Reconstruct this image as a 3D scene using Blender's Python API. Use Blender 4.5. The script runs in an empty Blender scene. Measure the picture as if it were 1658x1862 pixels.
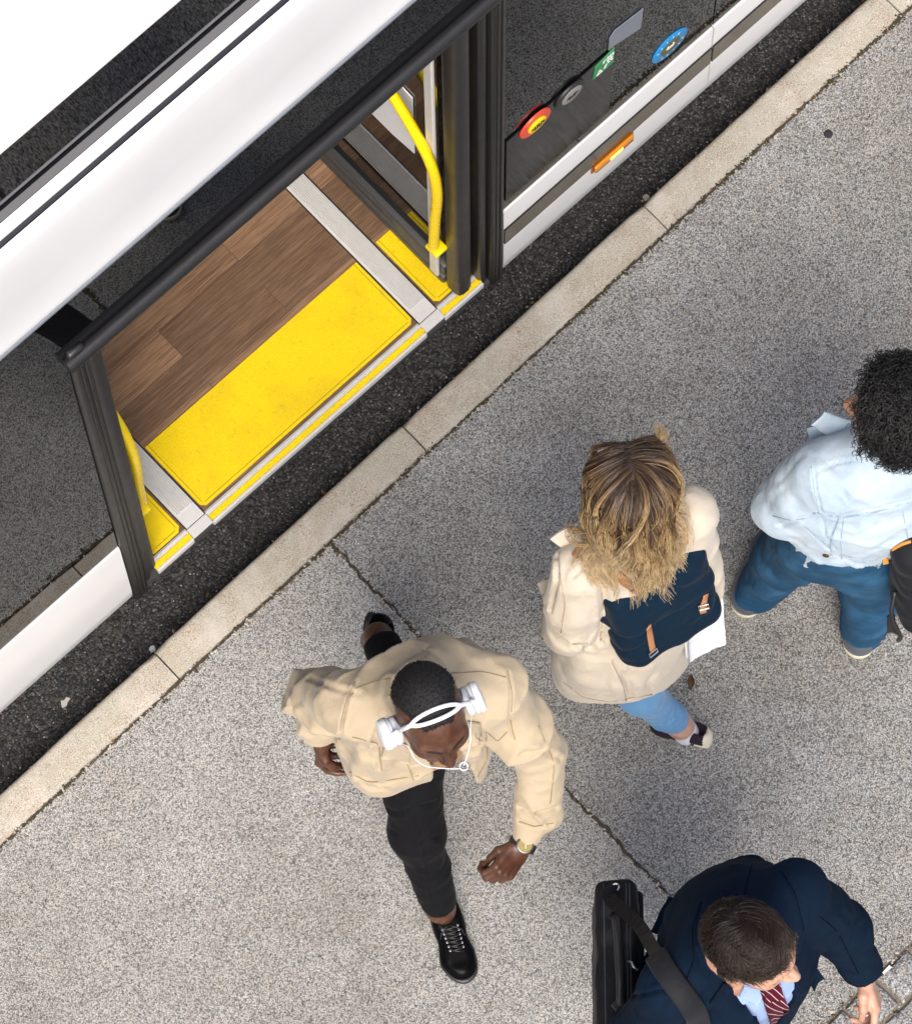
import bpy, bmesh, math, random
import numpy as np
from mathutils import Vector, Matrix
rad = math.radians
SC = bpy.context.scene
COL = SC.collection

# ------------------------------------------------------------------ camera, sky, sun, exposure
cd = bpy.data.cameras.new('camera'); cam = bpy.data.objects.new('camera', cd); COL.objects.link(cam)
_th, _ro, _he = .2830464, -.020023, -.731015
_r = Vector((1, 0, 0)); _f = Vector((0, math.sin(_th), -math.cos(_th))); _u = Vector((0, math.cos(_th), math.sin(_th)))
_r2 = math.cos(_ro)*_r + math.sin(_ro)*_u; _u2 = -math.sin(_ro)*_r + math.cos(_ro)*_u
_Rz = Matrix.Rotation(_he, 3, 'Z')
_M = Matrix((_Rz @ _r2, _Rz @ _u2, _Rz @ -_f)).transposed()
cam.matrix_world = Matrix.Translation((-1.5312, -2.9316, 11.94545)) @ _M.to_4x4()
cd.sensor_fit = 'VERTICAL'; cd.sensor_height = 24.0; cd.lens = 24.0*8400/1862
cd.clip_start = .1; cd.clip_end = 3000
SC.camera = cam

SUN_EL, SUN_AZ = rad(54), rad(-142)          # azimuth measured from +Y towards +X
w = bpy.data.worlds.new('World'); SC.world = w; w.use_nodes = True
_n = w.node_tree.nodes; _bg = _n['Background']
_sky = _n.new('ShaderNodeTexSky'); _sky.sky_type = 'NISHITA'; _sky.sun_disc = False
_sky.sun_elevation = SUN_EL; _sky.sun_rotation = SUN_AZ; _sky.dust_density = 4.0; _sky.ozone_density = .6; _sky.air_density = .8
w.node_tree.links.new(_sky.outputs[0], _bg.inputs[0]); _bg.inputs[1].default_value = .115
sl = bpy.data.lights.new('sun', 'SUN'); sl.energy = 1.5; sl.angle = rad(32); sl.color = (1, .955, .9)
so = bpy.data.objects.new('sun', sl); COL.objects.link(so)
_sd = Vector((math.sin(SUN_AZ)*math.cos(SUN_EL), math.cos(SUN_AZ)*math.cos(SUN_EL), math.sin(SUN_EL)))
so.rotation_euler = _sd.to_track_quat('Z', 'Y').to_euler(); so.location = (-4, -4, 14)
vs = SC.view_settings
vs.view_transform = 'Standard'; vs.look = 'None'; vs.gamma = 1; vs.use_curve_mapping = False
vs.exposure = .9

# ------------------------------------------------------------------ helpers
def tag(o, label=None, cat=None, group=None, kind=None):
    if label: o['label'] = label
    if cat: o['category'] = cat
    if group: o['group'] = group
    if kind: o['kind'] = kind
    return o

def empty(name, loc=(0, 0, 0), label=None, cat=None, group=None):
    o = bpy.data.objects.new(name, None); COL.objects.link(o); o.location = loc
    o.empty_display_size = .1
    return tag(o, label, cat, group)

def link(name, me, m, parent=None):
    o = bpy.data.objects.new(name, me); COL.objects.link(o)
    if m is not None:
        for mm in (m if isinstance(m, (list, tuple)) else [m]): me.materials.append(mm)
    if parent is not None:
        o.parent = parent
        # geometry is written in world space: cancel the chain of parent offsets
        off = Vector((0, 0, 0)); p = parent
        while p is not None: off += p.location; p = p.parent
        o.location = -off
    return o

def mesh(name, V, F, m, parent=None, smooth=True):
    me = bpy.data.meshes.new(name)
    V = np.asarray(V, dtype=np.float64)
    me.from_pydata(V.tolist(), [], F if isinstance(F, list) else np.asarray(F).tolist())
    if smooth: me.polygons.foreach_set('use_smooth', [True]*len(me.polygons))
    me.update()
    return link(name, me, m, parent)

class B:
    """collects shapes; .out() links them as one object"""
    def __init__(s): s.bm = bmesh.new()
    def box(s, x0, x1, y0, y1, z0, z1, bev=0, seg=2, M=None):
        r = bmesh.ops.create_cube(s.bm, size=1); vs_ = r['verts']
        for v in vs_:
            v.co = Vector(((x0+x1)/2+v.co.x*(x1-x0), (y0+y1)/2+v.co.y*(y1-y0), (z0+z1)/2+v.co.z*(z1-z0)))
        if bev:
            es = list({e for v in vs_ for e in v.link_edges})
            q = bmesh.ops.bevel(s.bm, geom=es, offset=bev, segments=seg, affect='EDGES', profile=.5)
            vs_ = list({v for f in q['faces'] for v in f.verts} | {v for v in vs_ if v.is_valid})
        if M is not None:
            bmesh.ops.transform(s.bm, matrix=M, verts=vs_)
        return s
    def prof(s, pts, x0, x1, close=True, n=1):
        """(y,z) outline extruded along x"""
        xs = [x0+(x1-x0)*i/n for i in range(n+1)]
        rows = [[s.bm.verts.new((x, y, z)) for y, z in pts] for x in xs]
        k = len(pts)
        for a, b in zip(rows, rows[1:]):
            for i in range(k if close else k-1):
                s.bm.faces.new((a[i], a[(i+1) % k], b[(i+1) % k], b[i]))
        if close:
            s.bm.faces.new(rows[0][::-1]); s.bm.faces.new(rows[-1])
        return s
    def poly(s, pts, d=(0, 0, .002)):
        """flat outline given a real thickness d"""
        d = Vector(d); a = [s.bm.verts.new(p) for p in pts]; b = [s.bm.verts.new(Vector(p)+d) for p in pts]
        k = len(pts)
        s.bm.faces.new(b); s.bm.faces.new(a[::-1])
        for i in range(k): s.bm.faces.new((a[i], a[(i+1) % k], b[(i+1) % k], b[i]))
        return s
    def tube(s, pts, r, n=10, caps=True):
        V, F = tube_np(pts, r, n, caps); o = [s.bm.verts.new(v) for v in V]
        for f in F: s.bm.faces.new([o[i] for i in f])
        return s
    def lathe(s, pr, c, ax=(0, 0, 1), n=32):
        """(radius, height) profile turned round axis ax at c"""
        q = Vector((0, 0, 1)).rotation_difference(Vector(ax).normalized()); rows = []
        for (r, h) in pr:
            rows.append([s.bm.verts.new(Vector(c)+q @ Vector((r*math.cos(2*math.pi*i/n), r*math.sin(2*math.pi*i/n), h))) for i in range(n)])
        for a, b in zip(rows, rows[1:]):
            for i in range(n): s.bm.faces.new((a[i], a[(i+1) % n], b[(i+1) % n], b[i]))
        s.bm.faces.new(rows[0][::-1]); s.bm.faces.new(rows[-1])
        return s
    def out(s, name, m, parent=None, smooth=False, auto=None):
        bmesh.ops.recalc_face_normals(s.bm, faces=s.bm.faces[:])
        if auto is not None:
            for f in s.bm.faces: f.smooth = True
            for e in s.bm.edges:
                if len(e.link_faces) == 2: e.smooth = e.calc_face_angle(0) < rad(auto)
        me = bpy.data.meshes.new(name); s.bm.to_mesh(me); s.bm.free()
        if smooth: me.polygons.foreach_set('use_smooth', [True]*len(me.polygons))
        return link(name, me, m, parent)

def catmull(P, n=6):
    P = np.asarray(P, float); P = np.vstack([2*P[0]-P[1], P, 2*P[-1]-P[-2]]); out = []
    for i in range(1, len(P)-2):
        a, b, c, d = P[i-1:i+3]
        for t in np.linspace(0, 1, n, endpoint=False):
            out.append(.5*(2*b+(c-a)*t+(2*a-5*b+4*c-d)*t*t+(3*b-a-3*c+d)*t**3))
    out.append(P[-2]); return np.array(out)

def tube_np(pts, r, n=8, caps=True):
    P = np.asarray(pts, float); m = len(P); R = np.broadcast_to(np.asarray(r, float), (m,))
    T = np.gradient(P, axis=0); T /= np.linalg.norm(T, axis=1)[:, None]+1e-12
    u = np.cross(T[0], [0, 0, 1.0]);
    if np.linalg.norm(u) < .1: u = np.cross(T[0], [0, 1.0, 0])
    u /= np.linalg.norm(u); V = []
    for i in range(m):
        u = u-T[i]*(u @ T[i]); u /= np.linalg.norm(u)+1e-12; v = np.cross(T[i], u)
        a = np.arange(n)*2*np.pi/n
        V.append(P[i]+R[i]*(np.cos(a)[:, None]*u+np.sin(a)[:, None]*v))
    V = np.vstack(V); F = []
    for i in range(m-1):
        for j in range(n): F.append((i*n+j, i*n+(j+1) % n, (i+1)*n+(j+1) % n, (i+1)*n+j))
    if caps: F.append(tuple(range(n))[::-1]); F.append(tuple((m-1)*n+j for j in range(n)))
    return V, F

# ------------------------------------------------------------------ material helpers
class NT:
    def __init__(s, name):
        s.m = bpy.data.materials.new(name); s.m.use_nodes = True; s.t = s.m.node_tree
        s.b = s.t.nodes['Principled BSDF']; s._co = None
    def n(s, typ, **k):
        o = s.t.nodes.new(typ)
        for a, b in k.items():
            if a.startswith('i_'): s.set(o.inputs[int(a[2:]) if a[2:].isdigit() else a[2:].replace('_', ' ')], b)
            else: setattr(o, a, b)
        return o
    def set(s, sock, v):
        if isinstance(v, bpy.types.NodeSocket): s.t.links.new(v, sock)
        elif isinstance(v, bpy.types.Node): s.t.links.new(v.outputs[0], sock)
        else:
            if hasattr(sock.default_value, '__len__') and not hasattr(v, '__len__'): v = (v,)*len(sock.default_value)
            if hasattr(v, '__len__') and len(v) == 3 and len(sock.default_value) == 4: v = (*v, 1)
            sock.default_value = v
    def co(s, scale=None):
        if s._co is None: s._co = s.n('ShaderNodeNewGeometry').outputs['Position']
        if scale is None: return s._co
        return s.n('ShaderNodeVectorMath', operation='MULTIPLY', i_0=s._co, i_1=scale).outputs[0]
    def noise(s, scale, detail=3, rough=.55, co=None, dist=0):
        return s.n('ShaderNodeTexNoise', i_Vector=co or s.co(), i_Scale=scale, i_Detail=detail, i_Roughness=rough, i_Distortion=dist).outputs[0]
    def vor(s, scale, out='Color', co=None, feature='F1', rnd=1):
        return s.n('ShaderNodeTexVoronoi', feature=feature, i_Vector=co or s.co(), i_Scale=scale, i_Randomness=rnd).outputs[out]
    def ramp(s, f, stops, interp='LINEAR'):
        r = s.n('ShaderNodeValToRGB'); r.color_ramp.interpolation = interp; e = r.color_ramp.elements
        while len(e) < len(stops): e.new(.5)
        for x, (p, c) in zip(e, stops):
            x.position = p; x.color = (*c, 1) if hasattr(c, '__len__') else (c, c, c, 1)
        s.set(r.inputs[0], f); return r.outputs[0]
    def mix(s, f, a, b, mode='MIX'):
        o = s.n('ShaderNodeMix', data_type='RGBA', blend_type=mode)
        s.set(o.inputs[0], f); s.set(o.inputs[6], a); s.set(o.inputs[7], b); return o.outputs[2]
    def math(s, op, a, b=0, c=0):
        o = s.n('ShaderNodeMath', operation=op); s.set(o.inputs[0], a); s.set(o.inputs[1], b); s.set(o.inputs[2], c); return o.outputs[0]
    def bump(s, h, strength=.3, dist=.01, prev=None):
        o = s.n('ShaderNodeBump', i_Height=h, i_Strength=strength, i_Distance=dist)
        if prev is not None: s.set(o.inputs['Normal'], prev)
        return o.outputs[0]
    def done(s, col=None, rough=None, bump=None, spec=None, metal=None, **k):
        if col is not None: s.set(s.b.inputs['Base Color'], col)
        if rough is not None: s.set(s.b.inputs['Roughness'], rough)
        if bump is not None: s.set(s.b.inputs['Normal'], bump)
        if spec is not None: s.set(s.b.inputs['Specular IOR Level'], spec)
        if metal is not None: s.set(s.b.inputs['Metallic'], metal)
        for a, b in k.items(): s.set(s.b.inputs[a.replace('_', ' ')], b)
        return s.m
def srgb(r, g, b):
    f = lambda c: c/12.92 if c <= .04045 else ((c+.055)/1.055)**2.4
    return tuple(f(c/255) for c in (r, g, b))

def plain(name, col, rough=.5, nz=.1, nscale=30, bump=0, bscale=200, spec=.5, metal=0):
    t = NT(name); f = t.noise(nscale, 4)
    c = t.mix(f, tuple(x*(1-nz) for x in col), tuple(min(1, x*(1+nz)) for x in col))
    bp = t.bump(t.noise(bscale, 3), bump, .002) if bump else None
    rr = t.math('MULTIPLY_ADD', t.noise(nscale*.4, 3), .2, rough-.1)
    return t.done(c, rr, bp, spec, metal)
# ------------------------------------------------------------------ ground
def aggregate(name, stops, scale, dirt, dirtcol, rough=.85, bmp=.6, tint=None, warm=.35):
    t = NT(name)
    v = t.n('ShaderNodeTexVoronoi', i_Vector=t.co(), i_Scale=scale)
    v2 = t.n('ShaderNodeTexVoronoi', i_Vector=t.co(), i_Scale=scale*2.3)
    sp = t.n('ShaderNodeSeparateColor', i_0=v.outputs['Color']).outputs
    sp2 = t.n('ShaderNodeSeparateColor', i_0=v2.outputs['Color']).outputs
    val = t.math('ADD', t.math('MULTIPLY', sp[0], .62), t.math('MULTIPLY', sp2[1], .38))
    c = t.ramp(val, stops)
    edge = t.ramp(v.outputs['Distance'], [(.35, 1), (.8, .42)])
    c = t.mix(1, c, edge, 'MULTIPLY')
    # warm and cold stones
    c = t.mix(t.ramp(sp[2], [(.86, 0), (.9, warm)]), c, (.50, .36, .22), 'MIX')
    if tint: c = t.mix(1, c, tint, 'MULTIPLY')
    # worn and dirty areas, and a few dark spots
    d = t.ramp(t.noise(1.6, 6, .62, dist=.4), [(.36, 1), (.7, 0)])
    c = t.mix(t.math('MULTIPLY', d, dirt), c, dirtcol, 'MULTIPLY')
    d2 = t.ramp(t.noise(9, 5, .6), [(.4, 0), (.75, 1)])
    c = t.mix(t.math('MULTIPLY', d2, .35), c, (.55, .53, .5), 'MULTIPLY')
    rs = t.math('MULTIPLY', t.ramp(t.noise(4.3, 6, .7, dist=1.2), [(.60, 0), (.74, 1)]), t.ramp(t.noise(90, 2, .6), [(.42, 0), (.62, 1)]))
    c = t.mix(t.math('MULTIPLY', rs, .5), c, (.62, .47, .31), 'MULTIPLY')                   # rusty stains
    s3 = t.n('ShaderNodeTexVoronoi', i_Vector=t.co(), i_Scale=5.2)
    spot = t.ramp(t.math('ADD', s3.outputs['Distance'], t.math('MULTIPLY', t.noise(160, 2), .05)), [(.034, 1), (.052, 0)])
    keep = t.ramp(t.n('ShaderNodeSeparateColor', i_0=s3.outputs['Color']).outputs[0], [(.55, 0), (.58, 1)], 'CONSTANT')
    c = t.mix(t.math('MULTIPLY', t.math('MULTIPLY', spot, keep), .75), c, (.03, .028, .026))
    h = t.math('ADD', t.math('MULTIPLY', sp[1], .6), t.math('SUBTRACT', .6, v.outputs['Distance']))
    return t.done(c, t.math('MULTIPLY_ADD', sp2[0], .3, rough-.2), t.bump(h, bmp, .003), .35)

M = {}
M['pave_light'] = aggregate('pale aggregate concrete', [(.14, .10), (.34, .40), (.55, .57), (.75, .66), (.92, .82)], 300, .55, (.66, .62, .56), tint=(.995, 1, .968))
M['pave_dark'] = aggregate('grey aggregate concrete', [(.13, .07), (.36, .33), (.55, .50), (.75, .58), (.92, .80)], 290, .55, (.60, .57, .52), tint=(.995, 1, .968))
M['road'] = aggregate('dark road asphalt', [(.2, .016), (.5, .044), (.72, .078), (.88, .14), (.97, .30)], 175, .5, (.6, .57, .54), rough=.85, bmp=.8, warm=.06)

def kerb_mat():
    t = NT('weathered concrete kerb')
    g = t.noise(420, 3, .7); f = t.noise(26, 6, .65)
    c = t.ramp(g, [(.30, (.13, .11, .088)), (.5, (.46, .43, .35)), (.70, (.73, .695, .595))])
    c = t.mix(t.ramp(f, [(.45, 0), (.75, .5)]), c, (.36, .27, .185))
    c = t.mix(t.ramp(t.noise(7, 4), [(.5, 0), (.75, .55)]), c, (.70, .64, .57))
    rust = t.math('MULTIPLY', t.ramp(t.noise(260, 2, .6), [(.57, 0), (.63, 1)]), t.ramp(t.noise(11, 4, .6), [(.42, 0), (.62, 1)]))
    c = t.mix(t.math('MULTIPLY', rust, .8), c, (.26, .09, .03))
    pit = t.ramp(t.noise(300, 1), [(.7, 0), (.74, 1)])
    c = t.mix(t.math('MULTIPLY', pit, .7), c, (.06, .05, .04))
    return t.done(c, .88, t.bump(t.math('SUBTRACT', t.math('ADD', g, t.math('MULTIPLY', f, 2)), pit), .35, .004), .3)
M['kerb'] = kerb_mat()

KS = .0172                                   # the kerb runs about one degree off the bus
def ky(x): return -.1072+KS*(x+.06)          # front edge of kerb
KW, KZ = .105, .12
b = B(); b.poly([(-70, -70, -.2), (70, -70, -.2), (70, 70, -.2), (-70, 70, -.2)], (0, 0, .2)); tag(b.out('road', M['road']), kind='structure')
def slab(name, x0, x1, m):
    b = B(); yb = -2.025
    b.poly([(x0, yb, .01), (x1, yb, .01), (x1, ky(x1)-KW-.004, .01), (x0, ky(x0)-KW-.004, .01)], (0, 0, KZ-.013))
    return tag(b.out(name, m), kind='structure')
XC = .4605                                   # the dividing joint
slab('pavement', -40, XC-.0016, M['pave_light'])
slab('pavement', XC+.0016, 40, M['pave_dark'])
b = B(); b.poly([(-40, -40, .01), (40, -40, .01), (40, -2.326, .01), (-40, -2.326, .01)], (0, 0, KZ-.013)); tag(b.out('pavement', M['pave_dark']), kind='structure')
rng = random.Random(4)
# kerb stones, one sheet of the setting
b = B(); X0 = -.08; n0 = -12
joints = [-.08+.9045*k for k in range(-14, 15)]
for a, c in zip(joints, joints[1:]):
    r = .016; pr = [(0, .002), (0, KZ-r)]+[(-r+r*math.cos(q), KZ-r+r*math.sin(q)) for q in (.4, .8, 1.2)]+[(-r, KZ), (-KW*.5, KZ+.002), (-KW+.006, KZ), (-KW, KZ-.008), (-KW, .002)]
    dz = rng.uniform(-.002, .002); dy = rng.uniform(-.003, .003); g = .0022
    nn = 18; rows = []
    for i in range(nn+1):
        x = a+g+(c-a-2*g)*i/nn
        j = rng.uniform(-.0014, .0014)
        e = -.004 if i in (0, nn) else 0
        rows.append([b.bm.verts.new((x, ky(x)+y+dy+(j if k > 5 else j*.6)+(e if 1 < k < 5 else 0), z+dz+(e if 0 < k < 9 else 0))) for k, (y, z) in enumerate(pr)])
    for p, q in zip(rows, rows[1:]):
        for i in range(len(pr)-1): b.bm.faces.new((p[i], p[i+1], q[i+1], q[i]))
    b.bm.faces.new(rows[0][::-1]); b.bm.faces.new(rows[-1])
tag(b.out('kerb', M['kerb'], auto=50), kind='structure')
# soil and moss bedding that shows in the joints
M['soil'] = plain('damp soil', (.06, .047, .033), .95, .5, 90, 1, 260)
M['moss'] = plain('moss', (.05, .055, .012), .95, .5, 160, 1, 500)
def ribbon(name, path, wfun, z0, z1, m, kind='structure', seed=1):
    rg = random.Random(seed); b = B(); A = []; C = []
    P = [Vector(p) for p in path]
    for i, p in enumerate(P):
        d = (P[min(i+1, len(P)-1)]-P[max(i-1, 0)]); nrm = Vector((-d.y, d.x)).normalized()
        A.append(p+nrm*wfun(i, rg)); C.append(p-nrm*wfun(i, rg))
    b.poly([(q.x, q.y, z0) for q in A]+[(q.x, q.y, z0) for q in C[::-1]], (0, 0, z1-z0))
    return tag(b.out(name, m), kind=kind)
pth = [(XC+.004*math.sin(i*.31)+.003*math.sin(i*1.3+1), -.205-i*.01) for i in range(300)]
ribbon('pavement_joint', pth, lambda i, r: r.uniform(.0012, .0048)*(.7+.5*math.sin(i*.13)), .09, KZ+.0006, M['soil'])
pth = [(-4+i*.012, ky(-4+i*.012)-KW-.002) for i in range(760)]
ribbon('kerb_joint', pth, lambda i, r: r.uniform(.0005, .0055), .06, KZ-.0006, M['soil'], seed=3)

# ------------------------------------------------------------------ bus
def gloss(name, col, rough=.08, spec=.5, coat=0, nz=.04):
    t = NT(name)
    c = t.mix(t.noise(6, 4), tuple(x*(1-nz) for x in col), tuple(min(1, x*(1+nz)) for x in col))
    smudge = t.math('MULTIPLY_ADD', t.noise(14, 5, .7), .12, rough-.04)
    return t.done(c, smudge, None, spec, Coat_Weight=coat)
def glass_mat(name, tint, through, ior=1.42, gcol=(.84, .86, .88)):
    """tinted pane: mirror by Fresnel over a dark see-through body"""
    t = NT(name); nt = t.t
    fr = t.n('ShaderNodeFresnel', i_IOR=ior)
    gl = t.n('ShaderNodeBsdfGlossy', i_Roughness=.004, i_Color=gcol)
    tr = t.n('ShaderNodeBsdfTransparent', i_Color=tint)
    df = t.n('ShaderNodeBsdfDiffuse', i_Color=(.006, .006, .007))
    m1 = t.n('ShaderNodeMixShader', i_0=through); nt.links.new(df.outputs[0], m1.inputs[1]); nt.links.new(tr.outputs[0], m1.inputs[2])
    m2 = t.n('ShaderNodeMixShader', i_0=fr.outputs[0]); nt.links.new(m1.outputs[0], m2.inputs[1]); nt.links.new(gl.outputs[0], m2.inputs[2])
    nt.links.new(m2.outputs[0], nt.nodes['Material Output'].inputs[0]); return t.m
M['white'] = gloss('white bus paint', (.75, .75, .75), .22, .5, .3)
M['skirt'] = gloss('pale grey bus paint', (.76, .76, .755), .3, .4, .2)
M['fair'] = glass_mat('black roof side glass', (.05, .05, .055), .1, 1.42, (.85, .85, .87))
M['glass'] = glass_mat('tinted bus glass', (.10, .105, .11), .35)
M['leafglass'] = glass_mat('clear door glass', (.62, .64, .65), .93)
M['farglass'] = glass_mat('far window glass', (.8, .82, .82), .97)
M['black'] = plain('black rubber', (.017, .016, .016), .42, .25, 40, .2, 300)
M['frame'] = plain('black painted frame', (.013, .0125, .0125), .36, .2, 30, .15, 200)
M['dgrey'] = plain('dark grey metal', (.045, .045, .047), .45, .15, 40)
M['groove'] = plain('dark gutter', (.012, .013, .018), .3, .2)
M['trim'] = gloss('dark trim strip', (.012, .010, .008), .12, .6)
def alu_mat():
    t = NT('ribbed aluminium'); x = t.n('ShaderNodeSeparateXYZ', i_0=t.co()).outputs
    return t.done(t.mix(t.noise(40, 5, .7), (.56, .55, .53), (.72, .71, .69)), t.math('MULTIPLY_ADD', t.noise(60, 4), .25, .34), None, .5, .15)
M['alu'] = alu_mat()
def mat_mat():
    t = NT('yellow studded mat'); g = t.noise(420, 2, .7)
    c = t.ramp(g, [(.3, (.62, .40, .0)), (.5, (.88, .63, .001)), (.8, (.93, .72, .01))])
    c = t.mix(t.ramp(t.noise(7, 5, .6), [(.46, 0), (.75, .38)]), c, (.50, .33, .01))
    c = t.mix(t.math('MULTIPLY', t.ramp(t.noise(34, 5, .7, dist=1.5), [(.58, 0), (.72, 1)]), .35), c, (.30, .21, .04))
    return t.done(c, .6, t.bump(g, .5, .002), .3)
M['mat'] = mat_mat()
M['yellow'] = gloss('yellow enamel', (.86, .62, .005), .25, .5)
def wood_mat():
    t = NT('wood plank floor'); P = t.co()
    x, y, z = t.n('ShaderNodeSeparateXYZ', i_0=P).outputs
    br = t.n('ShaderNodeTexBrick', offset=.37, offset_frequency=2, squash=1, i_Vector=P, i_Scale=1.0, i_Color1=(0, 0, 0), i_Color2=(1, 1, 1), i_Mortar=(0, 0, 0), i_Mortar_Size=.0007, i_Bias=0.0, i_Brick_Width=.78, i_Row_Height=.098)
    pid = br.outputs['Color']
    off = t.n('ShaderNodeCombineXYZ', i_X=t.math('MULTIPLY', pid, 7.3), i_Y=t.math('MULTIPLY', pid, 3.1), i_Z=t.math('MULTIPLY', pid, 5.7)).outputs[0]
    q = t.n('ShaderNodeVectorMath', operation='ADD', i_0=t.co((.95, 34, 1)), i_1=off).outputs[0]
    g1 = t.noise(2.6, 6, .62, q, 1.2); g2 = t.noise(16, 4, .6, q, .4)
    c = t.ramp(g1, [(.25, (.135, .073, .040)), (.45, (.235, .136, .077)), (.6, (.31, .187, .108)), (.78, (.38, .24, .145))])
    c = t.mix(t.ramp(g2, [(.42, .5), (.56, 0)]), c, (.055, .03, .018))
    c = t.mix(.85, c, t.ramp(pid, [(0, .55), (.5, .98), (1, 1.32)]), 'MULTIPLY')
    c = t.mix(t.math('MULTIPLY', br.outputs['Fac'], .6), c, (.04, .022, .014))
    return t.done(c, t.math('MULTIPLY_ADD', g2, .2, .42), t.bump(g2, .12, .001), .4)
M['wood'] = wood_mat()

BUS = empty('city_bus', (0, 0, 0), 'white city bus with its wide door open at the kerb', 'bus')
L0, L1 = -4.6, 7.2
# lower body
def skirt(x0, x1, zt, name='skirt_panel'):
    b = B(); b.prof([(0.035, zt), (0.0, zt-.004), (-.002, zt-.02), (-.004, .36), (.0, .30), (.014, .275), (.035, .268)], x0, x1)
    return b.out(name, M['skirt'], BUS, auto=40)
skirt(L0, -.042, .762)
skirt(1.282, 2.029, .738); skirt(2.034, 2.392, .738); skirt(2.397, L1, .738)
for x0, x1 in ((1.282, 2.029), (2.034, 2.392), (2.397, L1)):
    b = B(); b.box(x0, x1, -.0075, -.0005, .503, .610, .0015, 1); b.out('trim_strip', M['trim'], BUS)
b = B(); b.box(L0, -.0415, .036, .10, .25, .75); b.box(1.2815, L1, .036, .10, .25, .73); b.box(L0, L1, .1, 2.4, .16, .262); b.out('underbody', M['groove'], BUS)
# windows of the kerb side
for x0, x1, z0 in ((L0, -.043, .764), (1.282, 2.029, .740), (2.034, L1, .740)):
    b = B(); b.box(x0, x1, .004, .012, z0, 2.62); b.out('side_window', M['glass'], BUS)
b = B(); b.box(-.043, 1.282, .004, .012, 2.26, 2.62); b.out('side_window', M['glass'], BUS)
# inner lining behind the glass below the window line
b = B(); b.box(L0, -.06, .06, .09, .75, 1.05); b.box(1.30, L1, .06, .09, .74, 1.05); b.out('inner_lining', M['dgrey'], BUS)
# roof edge, gutter, fairing, roof skin
cv = [(.014, 2.617), (.0, 2.622), (-.003, 2.632), (.0, 2.645), (.002, 2.80), (.006, 2.95), (.010, 3.03), (.016, 3.07), (.022, 3.082), (.026, 3.084), (.026, 3.03), (.02, 2.617)]
b = B(); b.prof(cv, L0, L1); b.out('roof_side_panel', M['white'], BUS, auto=60)
b = B(); b.box(L0, L1, -.004, .012, 2.606, 2.6215, .003, 1); b.out('panel_lip', plain('grey lip', (.20, .22, .25), .3), BUS)
b = B(); b.prof([(.0265, 3.05), (.0265, 3.078), (.031, 3.083), (.0385, 3.086), (.0385, 3.05)], L0, L1); b.out('roof_gutter', M['groove'], BUS, auto=30)
b = B(); b.prof([(.039, 3.05), (.039, 3.094), (.041, 3.099), (.0615, 3.102), (.0615, 3.05)], L0, L1); b.out('gutter_rail', M['skirt'], BUS, auto=30)
b = B(); b.prof([(.0625, 3.05), (.062, 3.11), (.036, 3.495), (.085, 3.495), (.085, 3.05)], L0, L1); b.out('roof_fairing', M['fair'], BUS, auto=30)
b = B(); b.prof([(.0355, 3.4955), (.036, 3.504), (.040, 3.53), (.049, 3.552), (.064, 3.567), (.087, 3.574), (.117, 3.578), (.142, 3.58), (.144, 3.576), (.148, 3.576), (.150, 3.581), (1.2, 3.61), (2.4, 3.58), (2.4, 3.4955)], L0, L1); b.out('roof', M['white'], BUS, auto=25)
# far side and ends close the cabin
b = B(); b.box(L0, L1, 2.36, 2.4, .262, .9); b.box(L0, L1, 2.36, 2.4, 2.3, 3.49)
for k in range(8): b.box(L0+k*1.66, L0+k*1.66+.1, 2.36, 2.4, .9, 2.3)
b.out('far_side_wall', M['skirt'], BUS)
b = B()
for k in range(7): b.box(L0+k*1.66+.1, L0+(k+1)*1.66, 2.375, 2.385, .9, 2.3)
b.out('far_window', M['farglass'], BUS)
for xe in (L0-.04, L1):
    b = B(); b.box(xe, xe+.04, .0, 2.4, .262, 2.6); b.out('end_wall', M['skirt'], BUS)
b = B(); b.box(L0, L1, .152, 2.3, 2.7, 2.72); b.out('cabin_ceiling', M['skirt'], BUS)
# cabin floor
FZ = .32
b = B(); b.box(L0, L1, .105, 2.358, .265, FZ); b.box(.0, 1.235, .036, .1048, .265, FZ); b.out('cabin_floor', M['wood'], BUS)
def matp(x0, x1, y0, y1):
    c = .012
    b = B(); b.poly([(x0+c, y0, FZ+.0005), (x1-c, y0, FZ+.0005), (x1, y0+c, FZ+.0005), (x1, y1, FZ+.0005), (x0, y1, FZ+.0005), (x0, y0+c, FZ+.0005)], (0, 0, .003))
    o = b.out('door_mat', M['mat'], BUS)
    b = B(); i = .0085; e = .0016                                      # dark welded seam near the edges
    def seg(a, c2, d, f): b.box(a, c2, d, f, FZ+.003, FZ+.0041)
    seg(x0+i+.006, x1-i-.006, y0+i, y0+i+e); seg(x0+i, x0+i+e, y0+i+.006, y1); seg(x1-i-e, x1-i, y0+i+.006, y1)
    b.out('weld_seam', plain('mat seam', (.30, .21, .0), .6), o)
matp(.249, 1.004, .046, .273); matp(1.080, 1.166, .042, .279); matp(.06, .170, .040, .30)
def channel(x0, x1):
    b = B(); b.box(x0, x1, .032, 2.3, FZ+.0003, FZ+.004)
    n = 9; o = b.out('ramp_channel', M['alu'], BUS)
    b = B()
    for k in range(n):
        x = x0+.007+(x1-x0-.014)*k/(n-1); b.box(x-.0022, x+.0022, .075, 2.29, FZ+.0042, FZ+.0072, .0008, 1)
    b.out('rib', M['alu'], o)
    b = B(); b.box(x0-.0035, x0-.0006, .03, 2.3, FZ+.0004, FZ+.0026); b.box(x1+.0006, x1+.0045, .03, 2.3, FZ+.0004, FZ+.0026); b.out('channel_seal', M['black'], o)
    b = B(); b.box(x0-.003, x1+.003, .000, .030, FZ-.004, FZ+.0045, .001, 1); b.out('channel_cap', M['alu'], o)
channel(1.010, 1.070); channel(.180, .241)
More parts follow.
